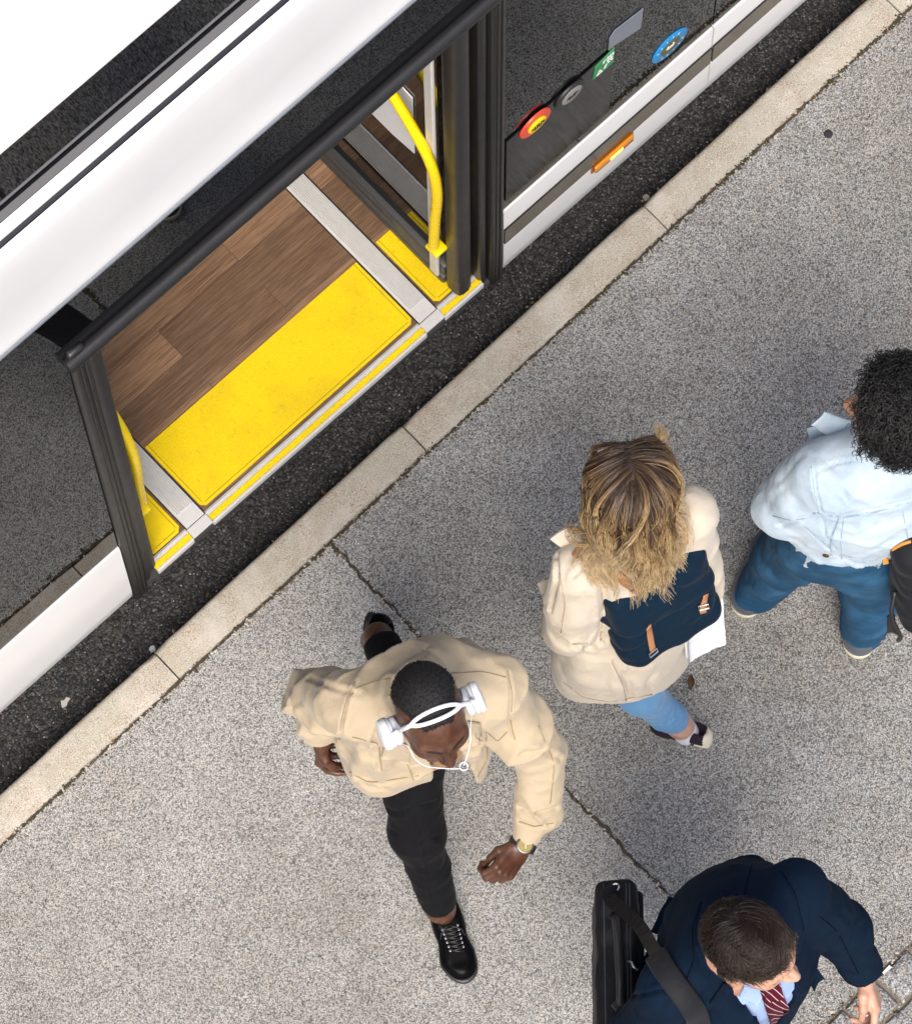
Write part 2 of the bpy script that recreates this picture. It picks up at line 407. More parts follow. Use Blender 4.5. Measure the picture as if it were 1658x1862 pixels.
# sill: alu rail, yellow nosing, alu edge
for x0, x1 in ((.05, .176), (.2445, 1.0065), (1.0735, 1.212)):
    b = B(); b.box(x0, x1, .0335, .0355, FZ-.01, FZ+.003); b.box(x0, x1, .0268, .0325, FZ-.012, FZ+.0045, .001, 1); b.box(x0, x1, .0225, .0262, FZ-.014, FZ+.001); b.out('sill_rail', M['alu'], BUS)
    b = B(); b.box(x0, x1, .0065, .022, FZ-.02, FZ+.0005, .001, 1); b.out('step_nosing', M['mat'], BUS)
    b = B(); b.box(x0, x1, -.002, .006, FZ-.03, FZ-.0015, .0015, 1); b.out('sill_edge', M['alu'], BUS)
b = B(); b.box(.0, 1.235, .0, .034, .262, FZ-.0305); b.out('sill_riser', M['dgrey'], BUS)
# door portal
def post(x0, x1, y0, y1, z0, z1, name='door_post', bev=.01):
    b = B(); b.box(x0, x1, y0, y1, z0, z1, bev, 3); return b.out(name, M['frame'], BUS, auto=40)
post(-.040, .008, -.008, .07, .25, 2.30); post(.0085, .030, .006, .05, .25, 2.22)
post(1.236, 1.280, -.008, .07, .25, 2.24); post(1.206, 1.235, .008, .06, .25, 2.22)
for x in (-.018, -.005, 1.25, 1.264):
    b = B(); b.box(x-.0016, x+.0016, -.0115, -.0085, .27, 2.2, .0008, 1); b.out('seal_bead', M['black'], BUS)
b = B(); b.tube([(-.05, -.004, 2.262), (1.295, -.004, 2.262)], .022, 16); b.box(-.05, 1.295, .008, .07, 2.225, 2.2575, .008, 2); b.out('door_header', M['frame'], BUS, auto=40)
# open leaves folded into the cabin
def leaf(mx):
    s = 1 if mx > .6 else -1
    X = lambda d: mx+s*d                      # d grows from the opening towards the wall
    def bx(b, d0, d1, y0, y1, z0, z1, bev=0):
        a, c = sorted((X(d0), X(d1))); b.box(a, c, y0, y1, z0, z1, bev, 2)
    b = B(); bx(b, -.004, .046, .06, .60, .352, .40, .008); bx(b, .0, .042, .06, .60, .4005, .47, .012); bx(b, .0, .042, .56, .60, .4705, 2.15, .006); bx(b, .0, .042, .06, .60, 2.151, 2.2, .006)
    o = b.out('door_leaf', M['dgrey'], BUS, auto=40)
    b = B(); bx(b, -.012, -.001, .075, .105, .40, 2.15, .003); b.out('edge_profile', M['alu'], o)
    b = B(); bx(b, .018, .024, .09, .56, .4702, 2.15); b.out('glass_pane', M['leafglass'], o)
    b = B(); bx(b, -.002, .048, .0, .059, .352, 2.19, .016); b.out('rubber_edge', M['black'], o, auto=50)
    return o, X, bx
LR, XR, bxR = leaf(1.127)
b = B(); pts = catmull([(1.10, .30, 1.62), (1.10, .218, 1.528), (1.10, .13, 1.41), (1.10, .07, 1.289), (1.10, .05, 1.128), (1.10, .06, .9), (1.10, .068, .69)], 8)
b.tube(pts, .0145, 14); b.box(1.088, 1.13, .045, .09, .655, .672, .004, 2); b.out('handrail', M['yellow'], LR, auto=50)
b = B(); b.poly([(1.140, .46, 1.06), (1.140, .26, 1.06), (1.140, .177, 1.08), (1.140, .177, 1.46), (1.140, .46, 1.50)], (.003, 0, 0)); b.out('notice_sheet', plain('white paper', (.75, .75, .77), .5), LR)
LL, XL, bxL = leaf(.052)
b = B(); pts = catmull([(.088, .30, 1.62), (.088, .218, 1.528), (.088, .13, 1.41), (.088, .07, 1.289), (.088, .05, 1.128), (.088, .06, .9), (.088, .068, .69)], 8)
b.tube(pts, .0145, 14); b.box(.055, .10, .045, .09, .655, .672, .004, 2); b.out('handrail', M['yellow'], LL, auto=50)

# details on the window right of the door
b = B(); b.box(1.290, 1.655, -.001, .0035, .80, 1.232, .001, 1); b.out('switch_panel', gloss('dark panel behind glass', (.006, .006, .006), .07, .22), BUS)
def disc(c, r, m, name, par, y=-.004, t=.003, ring=None, n=40):
    b = B(); pr = [(r, 0), (r, t*.6), (r-.002, t)] if ring is None else [(ring, 0), (r, 0), (r, t*.6), (r-.002, t), (ring, t), (ring, 0)]
    b.lathe(pr if ring is None else pr, (c[0], y, c[1]), (0, -1, 0), n); return b.out(name, m, par, auto=40)
red = gloss('red button ring', (.62, .06, .025), .3); M['red'] = red
o = disc((1.384, 1.203), .052, red, 'door_button', BUS, -.0015, .006)
disc((1.386, 1.198), .030, M['yellow'], 'button_cap', o, -.0077, .004)
b = B()
def glyph(b, segs, c, s, y, th=.0018, d=.0015):
    for (u0, v0, u1, v1) in segs:
        p = Vector((c[0]+u0*s, y, c[1]+v0*s)); q = Vector((c[0]+u1*s, y, c[1]+v1*s)); e = (q-p); n2 = Vector((-e.z, 0, e.x)).normalized()*th
        b.poly([p+n2, q+n2, q-n2, p-n2], (0, -d, 0))
G = [(-.15, .5, -.15, -.5), (-.15, -.5, -.55, -.5), (-.55, -.5, -.55, .5), (.15, .5, .15, -.5), (.15, -.5, .55, -.5), (.55, -.5, .55, .5), (-.8, .25, -1.05, 0), (-1.05, 0, -.8, -.25), (.8, .25, 1.05, 0), (1.05, 0, .8, -.25)]
glyph(b, G, (1.386, 1.198), .02, -.0118); b.out('button_symbol', M['black'], o)
o = disc((1.502, 1.192), .050, M['black'], 'push_button', BUS, -.0015, .006)
disc((1.505, 1.190), .034, plain('grey button face', (.22, .21, .2), .4), 'button_cap', o, -.0077, .003)
b = B(); G = [(-.9, 0, .9, 0), (-.7, .3, -.3, .3), (.1, .3, .6, .3), (-.6, -.3, .5, -.3)]; glyph(b, G, (1.505, 1.19), .022, -.0108, .0016, .001); b.out('button_lettering', M['black'], o)
# green exit sticker
b = B(); b.poly([(1.583, -.0035, 1.145), (1.655, -.0035, 1.145), (1.655, -.0035, 1.24), (1.589, -.0035, 1.215)], (0, .003, 0)); o = b.out('green_sticker', gloss('sticker green', (.02, .22, .07), .4), BUS)
b = B(); wht = plain('sticker white', (.75, .76, .75), .5); M['sw'] = wht
G = [(-.8, -.9, -.2, -.9), (-.7, -.6, -.3, -.6), (-.5, -.8, -.5, -.3), (0, -.8, .2, -.2), (.2, .3, .8, .3), (.3, .6, .3, 1), (.55, .6, .55, 1), (.8, .6, .8, 1), (-.1, .7, .1, .9), (-.1, .9, -.1, .4), (.35, 0, .45, -.3), (.65, 0, .8, -.25)]
glyph(b, G, (1.622, 1.185), .034, -.0037, .0032, .001); b.out('exit_symbol', wht, o)
b = B(); b.poly([(1.637, -.0005, 1.245), (1.657, -.0005, 1.245), (1.749, -.0005, 1.205), (1.752, -.0005, 1.325), (1.655, -.0005, 1.345), (1.638, -.0005, 1.32)], (0, .003, 0)); b.out('grey_sticker', plain('faded grey sticker', (.17, .19, .22), .6, .2, 40), BUS)
blu = gloss('sticker blue', (.015, .22, .50), .4)
o = disc((1.868, .885), .062, blu, 'blue_sticker', BUS, .0036, .004)
disc((1.868, .885), .034, plain('olive sticker centre', (.10, .10, .03), .6, .5, 60), 'sticker_centre', o, -.0006, .001)
b = B()
for k in range(14):
    a = k*2*math.pi/14; p = (1.868+.048*math.cos(a), .885+.048*math.sin(a))
    if k % 7 > 1: glyph(b, [(-.1*math.sin(a)-.12*math.cos(a), .1*math.cos(a)-.12*math.sin(a), -.1*math.sin(a)+.12*math.cos(a), .1*math.cos(a)+.12*math.sin(a))], p, .03, -.0006, .0013, .0008)
glyph(b, [(-.6, .1, .5, .1), (-.4, -.2, .4, -.2), (-.5, .1, -.3, .5), (.3, .1, .3, .5)], (1.868, .885), .028, -.0018, .002, .0008); b.out('sticker_lettering', wht, o)
# amber side marker
t = NT('amber lens'); am = t.done((.85, .30, .01), .12, None, .6, Transmission_Weight=.25)
b = B(); b.box(1.602, 1.742, -.017, -.008, .462, .502, .004, 2); o = b.out('marker_lamp', am, BUS, auto=40)
b = B(); b.box(1.596, 1.748, -.0079, -.0045, .456, .5025, .001, 1); b.out('lamp_base', plain('lamp base', (.25, .08, .01), .4), o)
t = NT('lit amber bulb'); t.b.inputs['Emission Color'].default_value = (1, .5, .06, 1); t.b.inputs['Emission Strength'].default_value = 2.2
b = B(); b.box(1.655, 1.700, -.0185, -.0172, .474, .49, .0004, 1); b.out('lamp_bulb', t.done((.9, .5, .05), .3), o)
# ------------------------------------------------------------------ sculpting with distance fields
from mathutils.bvhtree import BVHTree
CAMP = np.array(cam.location); CAMR = np.array(_M)            # columns: right, up, back
def ray(px, py):
    d = CAMR @ np.array([(px-829)/8400., -(py-931)/8400., -1.0]); return d/np.linalg.norm(d)
def at(px, py, z):
    """the point at height z on the sight line of photo pixel (px, py): used to take joint positions off the photograph"""
    d = ray(px, py); return CAMP+d*((z-CAMP[2])/d[2])
def A3(*v): return np.array(v, dtype=np.float64)
def unit(v): v = np.asarray(v, float); return v/np.linalg.norm(v)
def smin(a, b, k):
    h = np.maximum(k-np.abs(a-b), 0)/k; return np.minimum(a, b)-h*h*k*.25
def smax(a, b, k): return -smin(-a, -b, k)
def cone(p, a, b, ra, rb, S=None):
    if S is not None: p, a, b = p @ S, a @ S, b @ S
    ab = b-a; q = p-a; t = np.clip((q @ ab)/(ab @ ab), 0, 1)
    return np.linalg.norm(q-t[:, None]*ab, axis=1)-(ra+t*(rb-ra))
def chain(p, pts, r, k=.03, S=None):
    d = None
    for i in range(len(pts)-1):
        c = cone(p, np.asarray(pts[i], float), np.asarray(pts[i+1], float), r[i], r[i+1], S)
        d = c if d is None else smin(d, c, k)
    return d
def ell(p, c, r, R=None):
    q = p-np.asarray(c, float)
    if R is not None: q = q @ R
    r = np.asarray(r, float); a = np.linalg.norm(q/r, axis=1); b = np.linalg.norm(q/(r*r), axis=1)
    return a*(a-1)/(b+1e-9)
def rbox(p, c, h, r, R=None):
    q = p-np.asarray(c, float)
    if R is not None: q = q @ R
    q = np.abs(q)-(np.asarray(h, float)-r)
    return np.linalg.norm(np.maximum(q, 0), axis=1)+np.minimum(q.max(1), 0)-r
def frame(fwd, up):
    """columns: left, forward, up"""
    u = unit(up); f = np.asarray(fwd, float); f = unit(f-u*(f @ u)); return np.stack([np.cross(u, f), f, u], 1)
def vnoise(p, seed=0):
    p = p+seed*17.13; i = np.floor(p).astype(np.int64); f = p-i; f = f*f*f*(f*(f*6-15)+10)
    def h(x, y, z):
        n = (x*374761393+y*668265263+z*2147483647*3+seed*1013) & 0xffffffff
        n = ((n ^ (n >> 13))*1274126177) & 0xffffffff; n = n ^ (n >> 16); return (n & 0xffff)/32767.5-1
    x, y, z = i.T; a, b, c = f.T; r = 0
    for dx in (0, 1):
        for dy in (0, 1):
            for dz in (0, 1):
                r = r+h(x+dx, y+dy, z+dz)*(a if dx else 1-a)*(b if dy else 1-b)*(c if dz else 1-c)
    return r
def fbm(p, o=3, seed=0): return sum(vnoise(p*2**k, seed+k)/2**k for k in range(o))

def nets(F, lo, hi, h, smooth=2):
    """surface nets of the zero level of F in a box"""
    lo = np.asarray(lo, float); hi = np.asarray(hi, float); n = np.ceil((hi-lo)/h).astype(int)+1
    ax = [lo[i]+h*np.arange(n[i]) for i in range(3)]
    G = np.empty(n)
    for i in range(0, n[0], 24):                               # slabs keep memory low
        X, Y, Z = np.meshgrid(ax[0][i:i+24], ax[1], ax[2], indexing='ij')
        G[i:i+24] = F(np.stack([X.ravel(), Y.ravel(), Z.ravel()], 1)).reshape(X.shape)
    S = G < 0
    c = [S[dx:n[0]-1+dx, dy:n[1]-1+dy, dz:n[2]-1+dz] for dx in (0, 1) for dy in (0, 1) for dz in (0, 1)]
    s = sum(x.astype(np.int8) for x in c); act = (s > 0) & (s < 8)
    idx = np.argwhere(act); ID = -np.ones(act.shape, np.int64); ID[act] = np.arange(len(idx))
    P = np.zeros((len(idx), 3)); W = np.zeros(len(idx))
    cor = [(dx, dy, dz) for dx in (0, 1) for dy in (0, 1) for dz in (0, 1)]
    for a in range(8):
        for b_ in range(a+1, 8):
            d = np.array(cor[b_])-np.array(cor[a])
            if np.abs(d).sum() != 1: continue
            ga = G[tuple((idx+cor[a]).T)]; gb = G[tuple((idx+cor[b_]).T)]; m = (ga < 0) != (gb < 0)
            t = np.where(m, ga/np.where(m, ga-gb, 1), 0)
            P += m[:, None]*(np.array(cor[a])+t[:, None]*d); W += m
    V = lo+h*(idx+P/W[:, None]); Q = []
    for axis in range(3):
        o = [i for i in range(3) if i != axis]
        a = S.take(range(0, n[axis]-1), axis); b_ = S.take(range(1, n[axis]), axis); cr = np.argwhere(a != b_)
        cr = cr[(cr[:, o[0]] > 0) & (cr[:, o[1]] > 0) & (cr[:, o[0]] < n[o[0]]-1) & (cr[:, o[1]] < n[o[1]]-1)]
        e0 = np.zeros(3, int); e0[o[0]] = 1; e1 = np.zeros(3, int); e1[o[1]] = 1
        q = np.stack([ID[tuple((cr-x).T)] for x in (e0+e1, e1, 0*e0, e0)], 1)
        flip = S[tuple(cr.T)] ^ (axis == 1); q[~flip] = q[~flip][:, ::-1]; Q.append(q)
    Q = np.vstack(Q); Q = Q[(Q >= 0).all(1)]
    a, b_, c = V[Q[:, 0]], V[Q[:, 1]], V[Q[:, 2]]; d = V[Q[:, 3]]
    vol = (np.cross(a, b_)*c).sum()+(np.cross(a, c)*d).sum()
    if vol < 0: Q = Q[:, ::-1].copy()
    for _ in range(smooth): V = V+.5*(lap(V, Q)-V)
    return V, Q
def lap(V, Q):
    s = np.zeros_like(V); c = np.zeros(len(V))
    k = Q.shape[1]
    for i in range(k):
        for j in ((i+1) % k, (i-1) % k):
            np.add.at(s, Q[:, i], V[Q[:, j]]); np.add.at(c, Q[:, i], 1)
    return s/np.maximum(c, 1)[:, None]
def normals(V, Q):
    f = np.cross(V[Q[:, 2]]-V[Q[:, 0]], V[Q[:, 3]]-V[Q[:, 1]]); N = np.zeros_like(V)
    for i in range(4): np.add.at(N, Q[:, i], f)
    return N/(np.linalg.norm(N, axis=1)[:, None]+1e-12)
def fold(p, packs, seed=1):
    """cloth folds: wave packets (centre, axis, wavelength, reach, height)"""
    d = np.zeros(len(p)); w = vnoise(p*9, seed)*1.1+vnoise(p*21, seed+5)*.5
    for c, a, wl, rad_, amp in packs:
        q = p-np.asarray(c, float); g = np.exp(-(q*q).sum(1)/(rad_*rad_))
        s = np.abs(np.sin(np.pi*(q @ unit(a))/wl+w*1.25)); d += amp*g*(s-.6)*(.75+.5*vnoise(p*15, seed+9))
    return d
def polyd(p, L):
    d = np.full(len(p), 9.0)
    for a, b_ in zip(L, L[1:]):
        ab = b_-a; q = p-a; t = np.clip((q @ ab)/(ab @ ab+1e-12), 0, 1); d = np.minimum(d, np.linalg.norm(q-t[:, None]*ab, axis=1))
    return d
def bvh(V, Q): return BVHTree.FromPolygons([tuple(v) for v in V], [tuple(int(i) for i in q) for q in Q])
def hit(tree, px, py, lift=0):
    d = Vector(ray(px, py)); h = tree.ray_cast(Vector(CAMP), d)
    if h[0] is None: return None
    n = h[1] if h[1].dot(d) < 0 else -h[1]
    return np.array(h[0]+n*lift), np.array(n)
def drape(tree, L, lift=0, n=6):
    """a line drawn on the photograph laid on the modelled surface"""
    L = [np.array(l, float) for l in L]; out = []
    for a, b_ in zip(L, L[1:]):
        for t in np.linspace(0, 1, n, endpoint=False):
            h = hit(tree, *(a+(b_-a)*t), lift)
            if h is not None: out.append(h[0])
    h = hit(tree, *L[-1], lift)
    if h is not None: out.append(h[0])
    return np.array(out)
def cloth(name, F, lo, hi, h, m, parent, packs=(), noise=(), creases=(), smooth=2, seed=1, keep=None, post=None, mask=None):
    V, Q = nets(F, lo, hi, h, smooth)
    N = normals(V, Q); d = fold(V, packs, seed) if packs else np.zeros(len(V))
    for fr, am in noise:                                    # negative frequency: sharp-ridged creases
        if fr > 0: d += am*fbm(V*fr, 2, seed)
        else:
            q = V*-fr+.35*np.stack([vnoise(V*-fr*.8, seed+k) for k in (3, 4, 5)], 1); d += am*((1-np.abs(vnoise(q, seed+8))*1.6)**3-.3)*(.5+vnoise(V*4, seed+2))
    if mask is not None: d = d*mask(V)
    V = V+N*d[:, None]
    if creases:
        T = bvh(V, Q); d = np.zeros(len(V))
        for L, wd, dp in creases:
            G = drape(T, L)
            if len(G) > 1:
                x = polyd(V, G)/wd; d += -dp*np.exp(-x*x)+.35*dp*np.exp(-(x-2.0)**2)
        if mask is not None: d = d*mask(V)
        V = V+normals(V, Q)*d[:, None]
    if keep is not None: Q = Q[keep(V[Q].mean(1))]
    if post is not None: V = post(V)
    return mesh(name, V, Q, m, parent), V, Q
def patch(tree, quad, n=8, m=8, lift=.006, thick=.003, curve=0):
    """a sheet of cloth draped on a surface: quad of four photo points, with thickness"""
    a, b_, c, d = [np.array(q, float) for q in quad]; P = []; last = None
    for i in range(n+1):
        for j in range(m+1):
            u, v = i/n, j/m; q = (a*(1-u)+b_*u)*(1-v)+(d*(1-u)+c*u)*v
            h = hit(tree, *q); last = h if h is not None else last; P.append(last)
    ok = [p for p in P if p is not None]
    if not ok: print('NOHIT', quad); return [(0, 0, 1), (.001, 0, 1), (0, .001, 1)], [(0, 1, 2)]
    P = [p if p is not None else ok[0] for p in P]
    X = np.array([p[0] for p in P]); N = np.array([p[1] for p in P])
    g = X.reshape(n+1, m+1, 3)
    for _ in range(3):
        k = g.copy(); k[1:-1, 1:-1] = (g[:-2, 1:-1]+g[2:, 1:-1]+g[1:-1, :-2]+g[1:-1, 2:])/4; g = k
    X = g.reshape(-1, 3); up = X+N*(lift+thick); dn = X+N*lift; K = (n+1)*(m+1)
    V = np.vstack([up, dn]); F = []
    for i in range(n):
        for j in range(m):
            q = (i*(m+1)+j, (i+1)*(m+1)+j, (i+1)*(m+1)+j+1, i*(m+1)+j+1); F.append(q); F.append(tuple(K+x for x in q[::-1]))
    rim = [i*(m+1) for i in range(n+1)]+[n*(m+1)+j for j in range(1, m+1)]+[i*(m+1)+m for i in range(n-1, -1, -1)]+[j for j in range(m-1, 0, -1)]
    for p, q in zip(rim, rim[1:]+rim[:1]): F.append((p, q, K+q, K+p))
    return V, F
def stitch(tree, lines, m, par, r=.0012, name='seam', lift=.0012):
    for L in lines:
        P = drape(tree, L, lift, 8)
        if len(P) > 2:
            for _ in range(2): P[1:-1] = (P[:-2]+2*P[1:-1]+P[2:])/4
            V, F = tube_np(P, r, 5); mesh(name, V, F, m, par)
def near(*cs):
    """0 close to the given (point, reach) spots, 1 away from them: keeps hems and cuffs clean"""
    return lambda V: np.prod([np.clip((np.linalg.norm(V-np.asarray(c), axis=1)-r*.6)/(r*.6), 0, 1) for c, r in cs], axis=0)
def fabric(name, col, rough=.85, weave=900, bmp=.25, var=.12, sheen=.25, extra=None, crease=.30, spec=.2):
    t = NT(name)
    c = t.mix(t.noise(5, 5, .6), tuple(x*(1-var) for x in col), tuple(min(1, x*(1+var)) for x in col))
    g = t.noise(weave, 2, .7)
    c = t.mix(t.math('MULTIPLY', g, .35), c, tuple(x*.55 for x in col))
    if extra: c = extra(t, c)
    b1 = t.bump(g, bmp, .001); b2 = t.bump(t.noise(60, 4, .6, dist=.6), .25, .006, b1)
    cr = t.n('ShaderNodeTexNoise', noise_type='RIDGED_MULTIFRACTAL', normalize=True, i_Vector=t.co(), i_Scale=11, i_Detail=3, i_Roughness=.45, i_Distortion=.9).outputs[0]
    b2 = t.bump(cr, crease, .016, b2)
    return t.done(c, rough, b2, spec, Sheen_Weight=sheen, Sheen_Roughness=.4)
def skin(name, a, b_, c3, rough=.42):
    t = NT(name); f = t.noise(28, 5, .6)
    c = t.ramp(f, [(.3, a), (.5, b_), (.72, c3)])
    return t.done(c, t.math('MULTIPLY_ADD', t.noise(130, 3), .25, rough-.1), t.bump(t.noise(480, 3), .12, .001), .45, Subsurface_Weight=.08, Subsurface_Radius=(.008, .003, .002), Subsurface_Scale=.6)

def head_f(c, R, s=1.0, male=True):
    """distance field of a head: local axes left, forward, up; c is the middle of the skull"""
    c = np.asarray(c, float); j = 1.0 if male else .9
    def F(p):
        q = ((p-c) @ R)/s; x = q.copy(); x[:, 0] = np.abs(x[:, 0])
        d = ell(q, (0, -.012, .028), (.077, .098, .088))
        d = smin(d, ell(q, (0, .03, -.04), (.064*j, .068, .078)), .04)
        d = smin(d, cone(x, A3(.0, .072, -.105), A3(.018, .066, -.103), .021, .018), .04)
        d = smin(d, cone(x, A3(.02, .06, -.103), A3(.055*j, -.005, -.07), .014, .014), .035)
        d = smin(d, cone(x, A3(.012, .0905, .018), A3(.05, .070, .020), .011, .010), .018)      # brow
        d = smax(d, -ell(x, (.033, .104, -.004), (.021, .020, .0135)), .016)
        d = smin(d, ell(x, (.032, .0745, -.004), (.0165, .0165, .0145)), .005)                  # lids
        d = smax(d, -cone(x, A3(.02, .0925, -.0085), A3(.044, .084, -.0095), .0018, .0012), .003)
        d = smin(d, ell(x, (.040, .062, -.03), (.022, .022, .016)), .03)                       # cheek
        d = smin(d, cone(q, A3(0, .092, .008), A3(0, .117, -.033), .0085, .0125), .012)        # nose
        d = smin(d, ell(x, (.0135, .103, -.038), (.0095, .013, .009)), .008)
        d = smax(d, -ell(x, (.008, .109, -.0475), (.005, .006, .004)), .003)
        d = smin(d, cone(x, A3(0, .0985, -.064), A3(.021, .086, -.066), .0072, .003), .008)
        d = smin(d, cone(x, A3(0, .0965, -.075), A3(.018, .086, -.072), .0078, .003), .008)
        d = smax(d, -cone(x, A3(0, .108, -.069), A3(.023, .094, -.069), .0026, .0016), .003)
        d = smin(d, ell(x, (.079, -.008, -.012), (.010, .023, .032)), .010)                     # ear
        d = smax(d, -ell(x, (.089, -.004, -.008), (.006, .011, .018)), .005)
        d = smin(d, cone(q, A3(0, -.02, -.07), A3(0, -.04, -.19), .055*j, .058*j), .03)
        return d*s
    return F
def hand_f(wr, R, side=1, curl=(.5, .6, .7, .8), thumb=(.4, .3), s=1.0, spread=.08, tcurl=.35):
    """hand field: local x towards the thumb, y along the fingers, z out of the back of the hand"""
    wr = np.asarray(wr, float); chains = []
    for k in range(4):
        x = (.030, .010, -.010, -.029)[k]; L = ((.043, .026, .022), (.048, .029, .023), (.044, .028, .022), (.034, .021, .019))[k]
        p = A3(x, (.088, .092, .088, .080)[k], .002); a = -.12; sp = spread*(1.5-k)*.6; P = [A3(x*.7, .03, 0), p]
        for i, l in enumerate(L):
            a += curl[k]*(.8, 1.15, .8)[i]
            p = p+l*A3(math.sin(sp), math.cos(a), -math.sin(a)); P.append(p)
        chains.append((P, (.012, .0105, .0092, .0085, .0070)))
    tp = [A3(.022, .020, -.006), A3(.043, .046, -.014)]
    d1 = unit(A3(.45-thumb[1]*.8, .8, -thumb[0])); tp.append(tp[-1]+d1*.034); d2 = unit(d1+A3(-tcurl, 0, -.15)); tp.append(tp[-1]+d2*.028)
    chains.append((tp, (.014, .0125, .0105, .0082)))
    def F(p):
        q = ((p-wr) @ R)/s; q = q*np.array([side, 1, 1.0])
        d = cone(q, A3(.0, -.06, .0), A3(.0, .01, 0), .026, .025, np.diag([1, 1, 1.25]))
        d = smin(d, rbox(q, (.0, .052, -.002), (.041, .046, .0145), .0135), .022)
        for P, r in chains: d = smin(d, chain(q, P, r, .004), .007)
        for x, y in ((.030, .088), (.010, .093), (-.010, .088), (-.029, .080)): d = smin(d, ell(q, (x, y, .007), (.008, .009, .007)), .006)
        return d*s
    return F
def shoe_f(heel, toe, up, L=.285, W=.1, H=.075, sole=.022, ankle=None):
    """low shoe: local frame from heel and toe on the sole"""
    heel = np.asarray(heel, float); R = frame(np.asarray(toe)-heel, up); Ls = np.linalg.norm(np.asarray(toe)-heel)/L
    def up_(p):
        q = ((p-heel) @ R)/Ls
        d = cone(q, A3(0, .045, .035), A3(0, .10, .038), .040, .038)
        d = smin(d, cone(q, A3(0, .10, .034), A3(-.004, .20, .022), .042, .042, np.diag([.95, 1, 1.15])), .03)
        d = smin(d, cone(q, A3(-.003, .20, .018), A3(0, .232, .014), .044, .038, np.diag([.95, 1, 1.35])), .03)
        d = smin(d, cone(q, A3(0, .05, .04), A3(0, .075, .072), .038, .040), .025)
        d = smax(d, -(q[:, 2]-.004), .004)
        d = smax(d, q[:, 2]-(.072-.027*np.clip((q[:, 1]-.10)/.12, 0, 1)), .008)
        d = smax(d, -cone(q, A3(0, .06, .06), A3(0, .075, .14), .026, .036), .006)
        return d*Ls
    def so_(p):
        q = ((p-heel) @ R)/Ls; z = np.clip(q[:, 2], .004, sole-.004); g = q.copy(); g[:, 2] = 0
        d = cone(g, A3(0, .042, 0), A3(0, .12, 0), .041, .039); d = smin(d, cone(g, A3(0, .12, 0), A3(-.004, .205, 0), .039, .049), .02); d = smin(d, cone(g, A3(-.004, .205, 0), A3(0, .235, 0), .049, .043), .02)
        return np.maximum(d, np.abs(q[:, 2]-sole*.5)-sole*.5)*Ls
    return up_, so_, R, Ls
def bounds(P, r): P = np.array(P); return P.min(0)-r, P.max(0)+r
def join_parts(name, parts, m, parent):
    V = []; Q = []; n = 0
    for v, q in parts: V.append(v); Q.append(q+n); n += len(v)
    return mesh(name, np.vstack(V), np.vstack(Q), m, parent), np.vstack(V), np.vstack(Q)
def strands(name, roots, paths, r0, r1, m, parent, n=3, attr=None):
    """hair: every strand a thin tapering tube; paths (S, K, 3)"""
    P = np.asarray(paths); S, K, _ = P.shape
    T = np.gradient(P, axis=1); T /= np.linalg.norm(T, axis=2)[..., None]+1e-12
    ref = np.where(np.abs(T[..., 2:3]) < .9, np.array([0, 0, 1.0]), np.array([1.0, 0, 0])); u = np.cross(T, ref); u /= np.linalg.norm(u, axis=2)[..., None]+1e-12; v = np.cross(T, u)
    r = np.linspace(1, 0, K)[None, :, None]; r = (np.asarray(r1).reshape(-1, 1, 1)+(np.asarray(r0).reshape(-1, 1, 1)-np.asarray(r1).reshape(-1, 1, 1))*r**.7)
    a = np.arange(n)*2*np.pi/n
    V = P[:, :, None]+r[:, :, None]*(np.cos(a)[None, None, :, None]*u[:, :, None]+np.sin(a)[None, None, :, None]*v[:, :, None])
    base = (np.arange(S)*K*n)[:, None, None]+(np.arange(K-1)*n)[None, :, None]; j = np.arange(n)[None, None]; j2 = (np.arange(n)[None, None]+1) % n
    Q = np.stack([base+j, base+j2, base+n+j2, base+n+j], -1).reshape(-1, 4)
    o = mesh(name, V.reshape(-1, 3), Q, m, parent)
    if attr is not None:
        at_ = o.data.attributes.new('along', 'FLOAT', 'POINT'); at_.data.foreach_set('value', np.repeat(np.asarray(attr, np.float32).reshape(-1), n))
    return o
def scalp_points(F, c, R, n, rng_, cond):
    """random points on the zero level of F seen from c: directions kept by cond(local dir)"""
    out = []; 
    while sum(len(o) for o in out) < n:
        d = rng_.normal(size=(n*2, 3)); d /= np.linalg.norm(d, axis=1)[:, None]; d = d[cond(d)]
        w = d @ R.T; a = np.full(len(w), .02); b_ = np.full(len(w), .16)
        for _ in range(22):
            m_ = (a+b_)/2; ins = F(c+w*m_[:, None]) < 0; a = np.where(ins, m_, a); b_ = np.where(ins, b_, m_)
        out.append(c+w*a[:, None])
    return np.vstack(out)[:n]
def grad(F, p, e=.002):
    g = np.stack([F(p+np.eye(3)[i]*e)-F(p-np.eye(3)[i]*e) for i in range(3)], 1); return g/(np.linalg.norm(g, axis=1)[:, None]+1e-12)
# ------------------------------------------------------------------ person with headphones
M['tan'] = fabric('tan cotton', (.52, .425, .29), .85, 900, .2, .07)
M['blackcloth'] = fabric('black trouser cloth', (.0075, .0075, .009), .8, 700, .25, .25, .02, crease=.55, spec=.10)
M['skin_dark'] = skin('deep brown skin', (.050, .019, .010), (.085, .034, .018), (.135, .058, .032), .36)
M['hair_black'] = plain('black hair', (.008, .007, .007), .6, .3, 300, .8, 700)
M['leather'] = plain('black leather', (.003, .003, .0035), .2, .25, 60, .10, 260, spec=.05)
M['ochre'] = fabric('ochre shirt', (.36, .19, .06), .85)
M['gloss_white'] = gloss('white plastic', (.86, .87, .88), .25, .5, .2)

